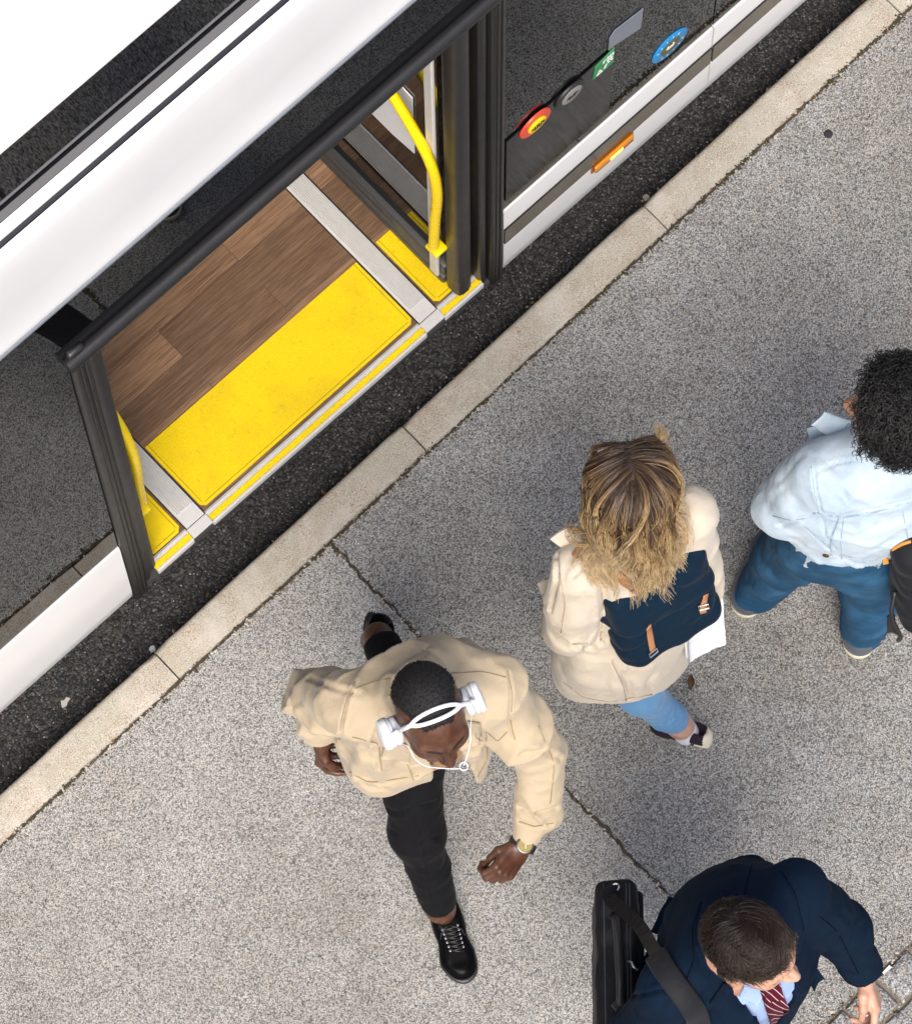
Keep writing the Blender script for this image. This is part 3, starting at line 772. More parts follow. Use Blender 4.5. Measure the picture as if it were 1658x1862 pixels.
def W2(px, py): return np.array([.744, -.668, 0])*px+np.array([-.668, -.744, 0])*py      # photo direction to ground direction
def limb_packs(a, b_, wl, reach, amp, n=3):
    a = np.asarray(a); b_ = np.asarray(b_); return [(a+(b_-a)*t, b_-a, wl, reach, amp) for t in np.linspace(0, 1, n)]

P1 = empty('person', tuple(at(748, 1445, KZ)), 'man in tan jacket and black trousers striding along with white headphones on', 'person', 'people on the pavement')
F1 = unit(W2(.3, .954)); L1_ = np.cross([0, 0, 1.0], F1)
ph = rad(3); Fh = unit(W2(.37, .93)); uh = math.cos(ph)*A3(0, 0, 1)+math.sin(ph)*Fh; R1h = frame(math.cos(ph)*Fh-math.sin(ph)*A3(0, 0, 1), uh)
hc1 = at(783, 1297, 1.72)
head1 = head_f(hc1, R1h, 1.0)
neck1 = hc1+R1h @ A3(0, -.045, -.19)
Rs, Re, Rw = at(638, 1282, 1.46), at(570, 1262, 1.2), at(584, 1340, .985)
Ls, Le, Lw = at(898, 1254, 1.46), at(987, 1378, 1.2), at(952, 1533, 1.02)
hem1, mid1, che1, shc1 = at(766, 1322, .95), at(765, 1295, 1.15), at(762, 1268, 1.34), at(762, 1266, 1.48)
hipR, kneR, ankR = at(738, 1297, .93), at(760, 1513, .56), at(800, 1650, .225)
hipL, kneL, ankL = at(775, 1262, .93), at(768, 1325, .5), at(688, 1158, .36)
S1 = np.stack([L1_, F1*1.55, A3(0, 0, 1)*.9], 1)
hl = frame(unit(at(898, 1588, .995)-Lw), unit(A3(0, 0, .8)+W2(.55, .45)))
# left hand: thumb on the photo's left
handL = hand_f(Lw+unit(at(898, 1588, .995)-Lw)*.012, hl, -1, (1.0, 1.08, 1.12, 1.15), (.55, .75), .86, .03, .4)
hr = frame(unit(at(588, 1368, .9)-Rw), unit(W2(-1, -.1)))
handR = hand_f(Rw, hr, 1, (.7, .8, .85, .9), (.5, .5), .98, .04, .5)
def arms1(p):
    d = chain(p, [Rs, Re, Rw], (.044, .04, .029), .02); return np.minimum(d, chain(p, [Ls, Le, at(974, 1470, 1.083), Lw], (.052, .043, .034, .028), .02))
def torso1(p):
    d = chain(p, [hem1, mid1, che1], (.165, .155, .165), .05, S1)
    d = smin(d, chain(p, [Rs, shc1, Ls], (.048, .06, .048), .05), .05); return smin(d, cone(p, shc1, neck1, .06, .053), .05)
def legs1(p): return np.minimum(chain(p, [hipR, kneR, ankR], (.085, .055, .038), .03), chain(p, [hipL, kneL, ankL], (.085, .055, .038), .03))
def body1(p): return smin(smin(np.minimum(head1(p), np.minimum(arms1(p), legs1(p))), torso1(p), .03), np.minimum(handL(p), handR(p)), .012)
parts = [nets(lambda p: smin(head1(p), torso1(p), .03), hc1-A3(.17, .17, .25), hc1+A3(.17, .17, .16), .0036, 1),
         nets(lambda p: smin(torso1(p), np.minimum(arms1(p), legs1(p)), .03), *bounds([Rs, Re, Rw, Lw, Ls, Le, hem1, kneR, kneL, neck1], .1), .014, 1),
         nets(lambda p: smin(handL(p), arms1(p), .012), *bounds([Lw, Lw+hl[:, 1]*.17], .085), .0032, 1),
         nets(lambda p: smin(handR(p), arms1(p), .012), *bounds([Rw, Rw+hr[:, 1]*.17], .075), .004, 1)]
parts.append(nets(lambda p: chain(p, [kneR, ankR, at(806, 1660, .17)], (.05, .034, .034), .03), *bounds([ankR], .12), .006, 1))
parts.append(nets(lambda p: chain(p, [kneL, ankL, at(678, 1165, .30)], (.045, .032, .033), .03), *bounds([ankL], .12), .006, 1))
lo = M['skin_dark']
o1, bV, bQ = join_parts('body', parts, [M['skin_dark'], plain('dark brow and lash', (.012, .007, .005), .6), skin('lips', (.11, .04, .03), (.14, .055, .042), (.18, .08, .06), .35)], P1)
def paint_face(o, V, Q, c, R, s=1.0, brows=True):
    q = ((V[Q].mean(1)-c) @ R)/s; x = np.abs(q[:, 0]); idx = np.zeros(len(q), np.int32)
    near = q[:, 1] > .055
    brow = near & (x > .013) & (x < .046) & (np.abs(q[:, 2]-(.0225+.004*np.sin((x-.013)*80))) < .0048-.04*(x-.013))
    lash = near & (x > .018) & (x < .046) & (np.abs(q[:, 2]+.0085+((x-.032)/.014)**2*-.002) < .0022)
    lip = near & (x < .0235) & (q[:, 2] < -.059) & (q[:, 2] > -.080) & (q[:, 1] > .084)
    idx[(brow & brows) | lash] = 1; idx[lip] = 2; o.data.polygons.foreach_set('material_index', idx)
paint_face(o1, bV, bQ, hc1, R1h)
# short hair: a cap that follows the skull, with a coat of tiny curls
def hairline(q):                                            # local head coordinates -> inside the haired area when negative
    x = np.abs(q[:, 0]); return np.maximum(q[:, 1]-(.052-2.4*np.maximum(x-.035, 0)-1.3*np.maximum(.06-q[:, 2], 0)), -(q[:, 2]+.045-.25*(q[:, 1]+.05)))
def cap1(p):
    q = (p-hc1) @ R1h; d = ell(q, (0, -.014, .030), (.0815, .103, .0925))+.0012*vnoise(p*260)
    return smax(d, hairline(q), .006)
V, Q = nets(cap1, hc1-.13, hc1+.13, .0036, 1)
hairo = mesh('hair', V, Q, M['hair_black'], P1)
rg = np.random.default_rng(3)
pts = V[rg.integers(0, len(V), 5200)]; g = grad(cap1, pts); t = np.linspace(0, 1, 4)
tw = rg.normal(size=(len(pts), 3))*.0018
path = pts[:, None]+g[:, None]*(t*.0015)[None, :, None]+tw[:, None]*(t**2)[None, :, None]
strands('hair_fuzz', pts, path, .0009, .0005, M['hair_black'], hairo)

# jacket
cuffRd = unit(Rw-Re); cuffLd = unit(Lw-Le); cL = at(955, 1527, 1.027); cR = Re+(Rw-Re)*.93
Lm = at(976, 1470, 1.085)
def sleeves1(p):
    a = chain(p, [Rs, Rs+(Re-Rs)*.55, Re, Re+(Rw-Re)*.6, cR], (.078, .070, .062, .057, .036), .03)
    b_ = chain(p, [Ls, Ls+(Le-Ls)*.5, Le, Lm, cL], (.076, .068, .057, .055, .034), .02)
    a = smax(a, (p-cR) @ cuffRd, .004); b_ = smax(b_, (p-cL) @ cuffLd, .004)
    return np.minimum(a, b_)
nk1 = shc1+(neck1-shc1)*.35+A3(0, 0, .045)-Fh*.005; NR1 = frame(Fh, A3(0, 0, 1)+Fh*.35)
hemn = unit(A3(0, 0, -1)+F1*.05)
def jacket1(p):
    d = chain(p, [hem1-A3(0, 0, .02), mid1, che1], (.208, .2, .188), .06, S1)
    d = smin(d, cone(p, at(690, 1400, .97), at(700, 1330, 1.25), .065, .06), .07)          # hanging front panels
    d = smin(d, cone(p, at(850, 1395, .97), at(835, 1325, 1.28), .05, .055), .07)
    d = smin(d, chain(p, [Rs, shc1-F1*.005, Ls], (.075, .078, .075), .05), .07)
    d = smin(d, cone(p, shc1, shc1+(neck1-shc1)*.9, .085, .068), .04)
    inner = chain(p, [hem1-A3(0, 0, .25), mid1, che1-A3(0, 0, .05)], (.192, .182, .15), .06, S1)
    inner = smin(inner, cone(p, at(690, 1400, .77), at(700, 1330, 1.22), .049, .038), .07)
    inner = smin(inner, cone(p, at(850, 1395, .77), at(835, 1325, 1.25), .033, .031), .07)
    d = smax(d, -inner, .006)
    d = smax(d, (p-hem1) @ hemn-.02-.012*vnoise(p*A3(8, 8, 0)), .005)
    q = p-hem1; l = q @ L1_; f = q @ F1; z = np.clip((p[:, 2]-.93)/.5, 0, 1)
    lc = .036*(1-z)+.008*z; wd = .050*(1-z)+.030*z
    d = smax(d, np.minimum(.004*0+wd-np.abs(l-lc), f+.03), .006)
    d = smax(d, -cone(p, shc1-A3(0, 0, .04)+F1*.02, neck1+R1h @ A3(0, .02, .08), .052, .070), .008)
    r1_ = np.linalg.norm((p-nk1) @ NR1*A3(1, .9, 0), axis=1); zz = (p-nk1) @ NR1[:, 2]
    col = smax(np.abs(r1_-(.074+.12*np.clip(-zz, -.03, .03)))-.0045, np.abs(zz)-.030, .004)      # stand collar, open in front
    col = smax(col, ((p-nk1) @ NR1[:, 1])-.035, .005)
    return smin(smin(d, sleeves1(p), .03), col, .012)
lo, hi = bounds([Rs, Re, Ls, Le, cL, cR, hem1, neck1, at(868, 1430, .93), at(668, 1440, .93)], .1)
pk = [(Le*.55+Ls*.45, Le-Ls+L1_*.12, .05, .06, .010), (Le, Lm-Ls+F1*.1, .042, .06, .012), (Lm*.6+Le*.4, Lm-Le-L1_*.12, .05, .05, .007), (Ls, Le-Ls-F1*.2, .06, .07, .008), (Lm, cL-Lm, .032, .04, .012)]
pk += [(Rs*.5+Re*.5, Re-Rs+F1*.1, .055, .07, .009), (Re, cR-Rs, .04, .06, .011), (Re*.4+cR*.6, cR-Re+L1_*.2, .034, .05, .010)]
pk += [(at(700, 1215, 1.40), W2(.6, 1), .06, .1, .008), (at(840, 1230, 1.42), W2(-.6, 1), .06, .12, .007), (at(650, 1330, 1.25), W2(1, .5), .055, .11, .010), (at(900, 1310, 1.3), W2(1, -.4), .05, .09, .010), (at(690, 1400, 1.0), W2(1, .1), .07, .1, .008), (at(870, 1390, 1.05), W2(1, -.3), .05, .08, .010), (at(760, 1190, 1.3), W2(.2, 1), .05, .12, .007)]
seams = [([(648, 1238), (634, 1265), (622, 1310), (620, 1345)], .004, .004), ([(925, 1222), (930, 1262), (926, 1310), (934, 1345)], .004, .004),
         ([(640, 1418), (680, 1428), (755, 1412)], .003, .003), ([(950, 1372), (985, 1365), (1020, 1380)], .007, .006), ([(945, 1470), (975, 1482), (1012, 1470)], .006, .009),
         ([(945, 1494), (965, 1502), (1000, 1500)], .006, .008), ([(560, 1232), (610, 1252), (655, 1262)], .006, .006), ([(700, 1300), (680, 1345), (690, 1400)], .006, .005)]
jo, jV, jQ = cloth('jacket', jacket1, lo, hi, .0062, M['tan'], P1, pk, [(9, .007), (24, .0025), (-5.5, .022), (-11, .011)], seams, 2, 2, mask=lambda V: near((cL, .05), (cR, .05), (at(757, 1418, .97), .05), (at(866, 1424, .95), .04))(V)*np.clip((V[:, 2]-.955)/.04, .15, 1))
T1 = bvh(jV, jQ)
for quad in ([(697, 1322), (695, 1373), (744, 1383), (742, 1352)], [(849, 1308), (874, 1312), (878, 1343), (855, 1355)]):
    V, F = patch(T1, quad, lift=.006, thick=.004); mesh('collar', V, F, M['tan'], jo)
M['tanseam'] = plain('tan seam thread', (.33, .25, .15), .9)
stitch(T1, [[(646, 1240), (632, 1268), (621, 1310), (618, 1345)], [(922, 1220), (932, 1262), (928, 1310), (936, 1345)], [(646, 1252), (690, 1238), (745, 1228)], [(822, 1224), (880, 1222), (920, 1232)],
    [(632, 1402), (672, 1424), (760, 1410)], [(884, 1330), (905, 1348), (922, 1330)], [(640, 1340), (690, 1352), (694, 1400)], [(884, 1330), (886, 1380), (868, 1412)], [(978, 1320), (1008, 1390), (1000, 1460)], [(944, 1494), (972, 1504), (1006, 1496)], [(741, 1390), (752, 1418)]], M['tanseam'], jo)
# shirt and trousers
cloth('t_shirt', lambda p: smax(smin(chain(p, [hem1, mid1, che1], (.178, .17, .172), .05, S1), cone(p, che1, neck1-R1h @ A3(0, 0, .04), .09, .07), .06), -(p[:, 2]-.93), .005), *bounds([hem1, shc1], .2), .011, M['ochre'], P1, [(at(800, 1390, 1.15), W2(.3, 1), .03, .1, .006)], [(12, .005)])
hmR, hmL = ankR+(kneR-ankR)*.05, ankL+(kneL-ankL)*.07
hmdR, hmdL = unit(ankR-kneR), unit(ankL-kneL)
def tr1(p):
    a = chain(p, [hipR, kneR, hmR], (.098, .063, .046), .05); b_ = chain(p, [hipL, kneL, hmL], (.098, .065, .050), .05)
    a = smax(a, (p-hmR) @ hmdR, .003); b_ = smax(b_, (p-hmL) @ hmdL, .003)
    a = smax(a, -cone(p, hmR-hmdR*.05, hmR+hmdR*.1, .035, .037), .003); b_ = smax(b_, -cone(p, hmL-hmdL*.05, hmL+hmdL*.1, .037, .040), .003)
    d = smin(np.minimum(a, b_), chain(p, [at(750, 1275, 1.0), at(752, 1285, .88)], (.15, .13), .05, S1), .04)
    return d
pk = [(kneR, kneR-hipR+L1_*.15, .075, .09, .008), (hipR*.5+kneR*.5, kneR-hipR+L1_*.25, .09, .12, .008), (ankR*.5+kneR*.5, ankR-kneR-L1_*.1, .08, .1, .004), (ankL, ankL-kneL, .04, .09, .006)]
cloth('trousers', tr1, *bounds([hipR, hipL, kneR, kneL, hmR, hmL], .13), .0065, M['blackcloth'], P1, pk, [(10, .005), (-9, .006)], mask=near((hmR, .06), (hmL, .06)), creases=
      [([(676, 1462), (720, 1478), (790, 1460)], .008, .006), ([(715, 1512), (760, 1540), (797, 1520)], .007, .005), ([(735, 1440), (765, 1540), (782, 1640)], .004, -.004)], seed=7)
# shoes
def shoe(heel, toe, up, par, mu, ms, h=.0042, laces=None, W=1):
    fu, fs, R, Ls_ = shoe_f(heel, toe, up)
    lo, hi = bounds([heel, toe, np.asarray(heel)+R[:, 2]*.1], .075)
    V, Q = nets(fu, lo, hi, h, 1); s = mesh('shoe', V, Q, mu, par)
    V2, Q2 = nets(fs, lo, hi, h, 1); mesh('sole', V2, Q2, ms, s)
    if laces:
        b = B(); T = bvh(V, Q)
        X = lambda x, y, z=.1: np.asarray(heel)+R @ (A3(x, y, z)*Ls_)
        def top(x, y, l=.001):
            h_ = T.ray_cast(Vector(X(x, y, .13)), Vector(-R[:, 2])); return np.array(h_[0])+R[:, 2]*l if h_[0] is not None else X(x, y, .05)
        for k in range(6):
            y = .118+k*.0125; w_ = .020-.0006*k
            b.tube([top(-w_, y), top(-w_*.4, y+.003, .004), top(w_*.4, y+.003, .004), top(w_, y)], .0024, 6)
            b.tube([top(-w_, y, .0), top(0, y+.008, .003), top(w_, y+.0125, .0)], .002, 6)
        b.tube([top(0, .112, .004), top(.012, .12, .007), top(.03, .132, .004), top(.034, .15, .002)], .0018, 6)
        b.tube([top(0, .112, .004), top(-.014, .116, .007), top(-.03, .128, .004), top(-.036, .14, .002)], .0018, 6)
        b.out('shoelace', laces, s, smooth=True)
        st = plain('steel eyelet', (.35, .35, .36), .3, metal=.8)
        for k in range(6):
            for sx in (-1, 1):
                b = B(); b.lathe([(.0012, 0), (.0034, 0), (.0034, .0012), (.0018, .0016)], top(sx*(.0225-.0006*k), .1175+k*.0125, 0), R[:, 2], 10); b.out('eyelet', st, s)
    return s
shoe(at(796, 1626, KZ), at(851, 1793, KZ), A3(0, 0, 1), P1, M['leather'], M['black'], laces=M['black'])
shoe(at(664, 1118, .345), at(652, 1228, .125), unit(W2(1, .25)+A3(0, 0, .25)), P1, M['leather'], M['black'], h=.005)

# headphones (worn, a thing of their own)
HP = empty('headphones', tuple(hc1), 'white over-ear headphones with a split headband worn by the man in the tan jacket', 'headphones')
hx = lambda x, y, z: hc1+R1h @ A3(x, y, z)
TILT = .36                                              # the band leans towards the forehead
def hpt(a, r, dy=0):                                    # on the arc over the head
    return hx(r*math.sin(a), .012+TILT*r*.93*math.cos(a)*.5+dy, -.008+r*1.30*math.cos(a))
b = B()
for s_ in (-1, 1):
    arc = [];  rr = []
    for k in range(31):
        a = -1.12+2.24*k/30; u_ = abs(a); sp = .0125*max(0, 1-(u_/.62)**2)**.6
        arc.append(hpt(a, .1005, s_*sp)); rr.append(.0052 if u_ < .7 else .006)
    b.tube(arc, rr, 10)
b.out('headband', M['gloss_white'], HP, smooth=True)
for s_ in (-1, 1):
    b = B(); b.tube([hpt(s_*a, .1008) for a in (1.02, 1.15, 1.28, 1.42)], (.0058, .0062, .0068, .0075), 10); b.out('slider', M['gloss_white'], HP, smooth=True)
    ax = R1h @ unit(A3(s_, 0, .12)); c0 = hx(s_*.079, .004, -.012)
    b = B(); b.lathe([(.022, 0), (.033, .002), (.0355, .010), (.033, .018), (.020, .019)], c0, ax, 32); co = b.out('ear_cushion', plain('white cushion', (.62, .66, .72), .55), HP, smooth=True)
    b = B(); b.lathe([(.02, .0195), (.034, .0196), (.0375, .024), (.038, .034), (.036, .043), (.028, .047), (.012, .048)], c0, ax, 36); b.out('ear_cup', M['gloss_white'], HP, auto=50)
    b = B(); b.lathe([(.0362, .0275), (.0386, .0278), (.0386, .0296), (.0362, .03)], c0, ax, 36); b.out('cup_groove', plain('grey groove', (.3, .33, .38), .4), co)
b = B(); cp = [hx(-.088, .03, -.045), at(742, 1358, 1.62), at(755, 1380, 1.58), at(775, 1393, 1.55), at(805, 1397, 1.53), at(826, 1398, 1.51), at(838, 1397, 1.50)]
b.tube(catmull(cp, 8), .0014, 8); cp2 = [hx(.09, .03, -.045), at(855, 1325, 1.60), at(855, 1350, 1.57), at(850, 1372, 1.53), at(843, 1392, 1.50)]
b.tube(catmull(cp2, 8), .0014, 8); b.tube([at(843, 1394, 1.5)+A3(.0095*math.cos(a), .0095*math.sin(a), .004*math.sin(2*a)) for a in np.linspace(0, 6.2, 18)], .0019, 8)
b.out('cable', M['gloss_white'], HP, smooth=True)
# wrist watch
wax = unit(unit(at(898, 1588, .995)-Lw)*.8+cuffLd*.2); WR = frame(wax, hl[:, 2]); wc = Lw+wax*.004
WT = empty('wristwatch', tuple(wc), 'wristwatch with black strap and gilt dial at the cuff of the tan jacket', 'watch')
b = B()
ring = lambda r1, r2, y0, y1: [[wc+WR @ A3(r1*math.cos(a), y, r2*math.sin(a)) for a in np.linspace(0, 2*math.pi, 28, endpoint=False)] for y in (y0, y1)]
rows = ring(.0325, .0285, -.011, -.011)[:1]+ring(.0355, .0315, -.011, .011)+ring(.0325, .0285, .011, .011)[1:]
vr = [[b.bm.verts.new(v) for v in r_] for r_ in rows]
for p_, q_ in zip(vr, vr[1:]+vr[:1]):
    for i in range(28): b.bm.faces.new((p_[i], p_[(i+1) % 28], q_[(i+1) % 28], q_[i]))
b.out('strap', M['black'], WT, smooth=True)
wn = unit(WR @ A3(-.45, 0, .9)); wp = wc+WR @ A3(-.014, 0, .028)
b = B(); b.lathe([(.008, 0), (.0205, 0), (.0215, .004), (.0205, .008), (.0175, .0085), (.0172, .0075), (.006, .0075)], wp, wn, 28); wo = b.out('case', plain('steel case', (.10, .10, .10), .3, metal=.6), WT, auto=40)
b = B(); b.lathe([(.004, .0077), (.0168, .0077), (.0168, .0083), (.004, .0084)], wp, wn, 28); b.out('dial', plain('gilt dial', (.24, .19, .05), .4, .3, 300, metal=.3), wo)
b = B(); WN = frame(WR[:, 1], wn)
for a, l in ((.6, .009), (2.4, .013)): b.tube([wp+wn*.0092, wp+wn*.0092+WN @ A3(math.sin(a)*l, math.cos(a)*l, 0)], .0009, 6)
b.out('hand', plain('watch hand', (.7, .7, .7), .3), wo)
# ------------------------------------------------------------------ woman with the navy backpack
M['skin_fair'] = skin('fair skin', (.42, .22, .15), (.52, .30, .21), (.60, .37, .28), .42)
M['lips_fair'] = skin('fair lips', (.34, .12, .10), (.40, .15, .12), (.45, .2, .16), .35)
M['brow'] = plain('brown brow and lash', (.03, .018, .012), .6)
M['coat'] = fabric('stone trench cloth', (.635, .56, .45), .85, 800, .2, .06)
M['navy'] = fabric('navy canvas', (.0035, .016, .034), .8, 600, .35, .2, .04, spec=.12)
M['tanleather'] = plain('tan leather strap', (.42, .19, .085), .5, .25, 30, .3, 300)
M['blue_jeans'] = fabric('light blue denim', (.13, .30, .52), .85, 700, .4, .3)
M['steel'] = plain('steel buckle', (.6, .6, .6), .3, metal=.9)
M['purple'] = fabric('dark purple canvas', (.022, .012, .022), .8)
M['cream'] = plain('cream rubber', (.66, .60, .45), .6, .1, 40, .2, 300)
M['paper'] = plain('white paper bag', (.70, .71, .76), .7, .05, 20, .15, 60)
def slabq(q, t, name, m, par, bend=0, n=10, seed=0, amp=.002):
    """sheet through four 3-D corners with thickness and a little crumple"""
    a, b_, c, d = [np.asarray(x, float) for x in q]; nr = unit(np.cross(b_-a, d-a)); V = []; F = []
    for i in range(n+1):
        for j in range(n+1):
            u, v = i/n, j/n; V.append((a*(1-u)+b_*u)*(1-v)+(d*(1-u)+c*u)*v+nr*bend*4*u*(1-u))
    V = np.array(V); V += nr*(amp*fbm(V*28, 2, seed))[:, None]; K = len(V); V = np.vstack([V, V-nr*t])
    for i in range(n):
        for j in range(n):
            e = (i*(n+1)+j, (i+1)*(n+1)+j, (i+1)*(n+1)+j+1, i*(n+1)+j+1); F.append(e); F.append(tuple(K+x for x in e[::-1]))
    rim = [i*(n+1) for i in range(n+1)]+[n*(n+1)+j for j in range(1, n+1)]+[i*(n+1)+n for i in range(n-1, -1, -1)]+[j for j in range(n-1, 0, -1)]
    for p, q_ in zip(rim, rim[1:]+rim[:1]): F.append((p, q_, K+q_, K+p))
    return mesh(name, V, F, m, par)
def strap_on(tree, L, w_, lift, th, name, m, par, n=7):
    """flat strap laid along a photo line over a surface"""
    P = drape(tree, L, 0, n); G = [hit(tree, *q) for q in []]
    if len(P) < 3: return None
    for _ in range(6): P[1:-1] = (P[:-2]+2*P[1:-1]+P[2:])/4
    T = np.gradient(P, axis=0); T /= np.linalg.norm(T, axis=1)[:, None]+1e-9
    N = np.array([np.array(tree.find_nearest(Vector(p))[1]) for p in P]); N[(N*(CAMP-P)).sum(1) < 0] *= -1
    for _ in range(5): N[1:-1] = (N[:-2]+N[1:-1]+N[2:])/3
    N /= np.linalg.norm(N, axis=1)[:, None]; S = np.cross(T, N); S /= np.linalg.norm(S, axis=1)[:, None]; N = np.cross(S, T); V = []
    for p, s_, n_ in zip(P, S, N):
        for a, h in ((-1, 0), (-1, th*.7), (-.85, th), (.85, th), (1, th*.7), (1, 0)): V.append(p+s_*w_*a+n_*(lift+h))
    F = []; k = 6
    for i in range(len(P)-1):
        for j in range(k): F.append((i*k+j, i*k+(j+1) % k, (i+1)*k+(j+1) % k, (i+1)*k+j))
    F.append(tuple(range(k))[::-1]); F.append(tuple((len(P)-1)*k+j for j in range(k)))
    return mesh(name, V, F, m, par)

P2 = empty('person', tuple(at(1110, 1190, KZ)), 'blonde woman in pale trench coat seen from behind under a navy backpack', 'person', 'people on the pavement')
F2 = unit(W2(-.52, -.85)); L2 = np.cross([0, 0, 1.0], F2); S2 = np.stack([L2, F2*1.5, A3(0, 0, 1)*.9], 1)
F2h = unit(W2(-.16, -1)); R2h = frame(F2h*.98-A3(0, 0, .2), A3(0, 0, 1)+F2h*.2); hc2 = at(1146, 878, 1.58); head2 = head_f(hc2, R2h, .96, False)
neck2 = hc2+R2h @ A3(0, -.05, -.18); sc2 = at(1150, 984, 1.34)
sL2, eL2, wL2 = at(1052, 1036, 1.32), at(1034, 1140, 1.06), at(1034, 1082, .97)
sR2, eR2, wR2 = at(1248, 936, 1.32), at(1262, 1030, 1.06), at(1268, 1110, .86)
che2, wai2, hem2 = at(1143, 1012, 1.2), at(1132, 1078, .98), at(1136, 1178, .6)
hpR2, knR2, anR2 = at(1165, 1110, .88), at(1163, 1258, .52), at(1234, 1316, .245)
hpL2, knL2, anL2 = at(1085, 1110, .88), at(1062, 1130, .5), at(1085, 1190, .2)
hR2 = frame(A3(0, 0, -1)+W2(.3, .1), W2(1, .3)); hL2 = frame(W2(.8, -.5)-A3(0, 0, .3), A3(0, 0, 1))
arms2 = lambda p: np.minimum(chain(p, [sL2, eL2, wL2], (.045, .038, .026), .02), chain(p, [sR2, eR2, wR2], (.045, .038, .026), .02))
tor2 = lambda p: smin(chain(p, [at(1125, 1110, .85), wai2, che2, sc2], (.13, .11, .13, .09), .05, S2), smin(chain(p, [sL2, sc2, sR2], (.05, .065, .05), .05), cone(p, sc2, neck2, .06, .048), .05), .06)
leg2 = lambda p: np.minimum(chain(p, [hpR2, knR2, anR2], (.078, .042, .03), .03), chain(p, [hpL2, knL2, anL2], (.085, .055, .034), .03))
hRf, hLf = hand_f(wR2, hR2, 1, (.9, 1, 1.1, 1.1), (.5, .5), .88), hand_f(wL2, hL2, 1, (.4, .5, .5, .6), (.4, .3), .88)
parts = [nets(lambda p: smin(head2(p), tor2(p), .03), hc2-A3(.16, .16, .25), hc2+A3(.16, .16, .16), .0055, 1),
         nets(lambda p: smin(tor2(p), np.minimum(arms2(p), leg2(p)), .03), *bounds([sL2, eL2, wR2, sR2, eR2, knR2, knL2, neck2, wL2], .1), .014, 1),
         nets(lambda p: smin(hRf(p), arms2(p), .012), *bounds([wR2, wR2+hR2[:, 1]*.13], .07), .0048, 1), nets(lambda p: smin(hLf(p), arms2(p), .012), *bounds([wL2, wL2+hL2[:, 1]*.15], .07), .0055, 1),
         nets(lambda p: chain(p, [knR2, anR2, at(1244, 1328, .20)], (.04, .031, .032), .03), *bounds([anR2], .1), .006, 1)]
o2, V, Q = join_parts('body', parts, [M['skin_fair'], M['brow'], M['lips_fair']], P2); paint_face(o2, V, Q, hc2, R2h, .96)
# coat
cL2 = eL2+(wL2-eL2)*.97; cR2 = eR2+(wR2-eR2)*.92
def coat2(p):
    d = chain(p, [hem2-A3(0, 0, .1), hem2*.5+wai2*.5, wai2, che2, sc2-A3(0, 0, .03)], (.215, .19, .158, .163, .11), .06, S2)
    d = smin(d, cone(p, at(1150, 1215, .52), at(1150, 1090, .95), .10, .05), .1)
    d = smin(d, chain(p, [sL2, sc2, sR2], (.068, .075, .068), .05), .06); d = smin(d, cone(p, sc2, neck2, .08, .06), .04)
    d = smax(d, -chain(p, [hem2-A3(0, 0, .3), hem2+A3(0, 0, .12)], (.205, .165), .05, S2), .006)
    d = smax(d, -(p[:, 2]-.60-.02*np.sin((p-hem2) @ L2*14)-.014*vnoise(p*A3(9, 9, 0))), .005)
    d = smax(d, -cone(p, sc2+A3(0, 0, .0)+F2*.03, neck2+A3(0, 0, .12), .05, .075), .008)
    a = smax(chain(p, [sL2, sL2*.5+eL2*.5, eL2, cL2], (.072, .070, .066, .052), .03), (p-cL2) @ unit(wL2-eL2), .004)
    b_ = smax(chain(p, [sR2, eR2, cR2], (.072, .066, .052), .03), (p-cR2) @ unit(wR2-eR2), .004)
    return smin(d, np.minimum(a, b_), .022)
pk = [(eL2, wL2-sL2, .045, .07, .013), (sL2*.5+eL2*.5, W2(.4, 1), .05, .08, .010), (sL2, W2(1, .6), .06, .08, .008), (at(1080, 1210, .8), W2(1, -.35), .085, .14, .012), (at(1150, 1240, .75), W2(1, -.2), .07, .13, .012), (at(1045, 1190, .75), W2(.9, -.5), .06, .1, .012), (at(1115, 1110, 1.05), W2(.6, .8), .06, .09, .010), (at(1262, 950, 1.25), W2(.2, 1), .05, .08, .008)]
lo, hi = bounds([hem2, sL2, eL2, wL2, sR2, eR2, wR2, neck2], .1); lo = np.minimum(lo, hem2-A3(.27, .27, .12)); hi = np.maximum(hi, hem2+A3(.27, .27, .1))
co, cV, cQ = cloth('coat', coat2, lo, hi, .0068, M['coat'], P2, pk, [(7, .008), (24, .002), (-5, .014), (-11, .005)],
    [([(1090, 1045), (1100, 1100), (1092, 1170)], .010, .012), ([(1040, 1050), (1062, 1030), (1100, 1035)], .005, .006), ([(1045, 1172), (1075, 1180), (1095, 1155)], .006, .012), ([(1012, 1010), (1012, 1060), (1000, 1110)], .006, .008), ([(1035, 1268), (1110, 1277), (1220, 1246)], .003, .003), ([(1118, 1200), (1140, 1240), (1150, 1285)], .007, .008)], 2, 11,
    mask=lambda V: np.clip((V[:, 2]-.62)/.06, .2, 1))
T2 = bvh(cV, cQ)
M['coatseam'] = plain('coat seam thread', (.40, .32, .24), .9)
stitch(T2, [[(1050, 1010), (1088, 1052), (1096, 1100), (1092, 1165)], [(1112, 1205), (1132, 1245), (1140, 1284)], [(1024, 1240), (1060, 1268), (1110, 1276), (1185, 1262)], [(1244, 900), (1236, 950), (1240, 985)], [(1018, 1040), (1028, 1100), (1020, 1150)], [(1012, 1150), (1040, 1172), (1068, 1170)]], M['coatseam'], co)
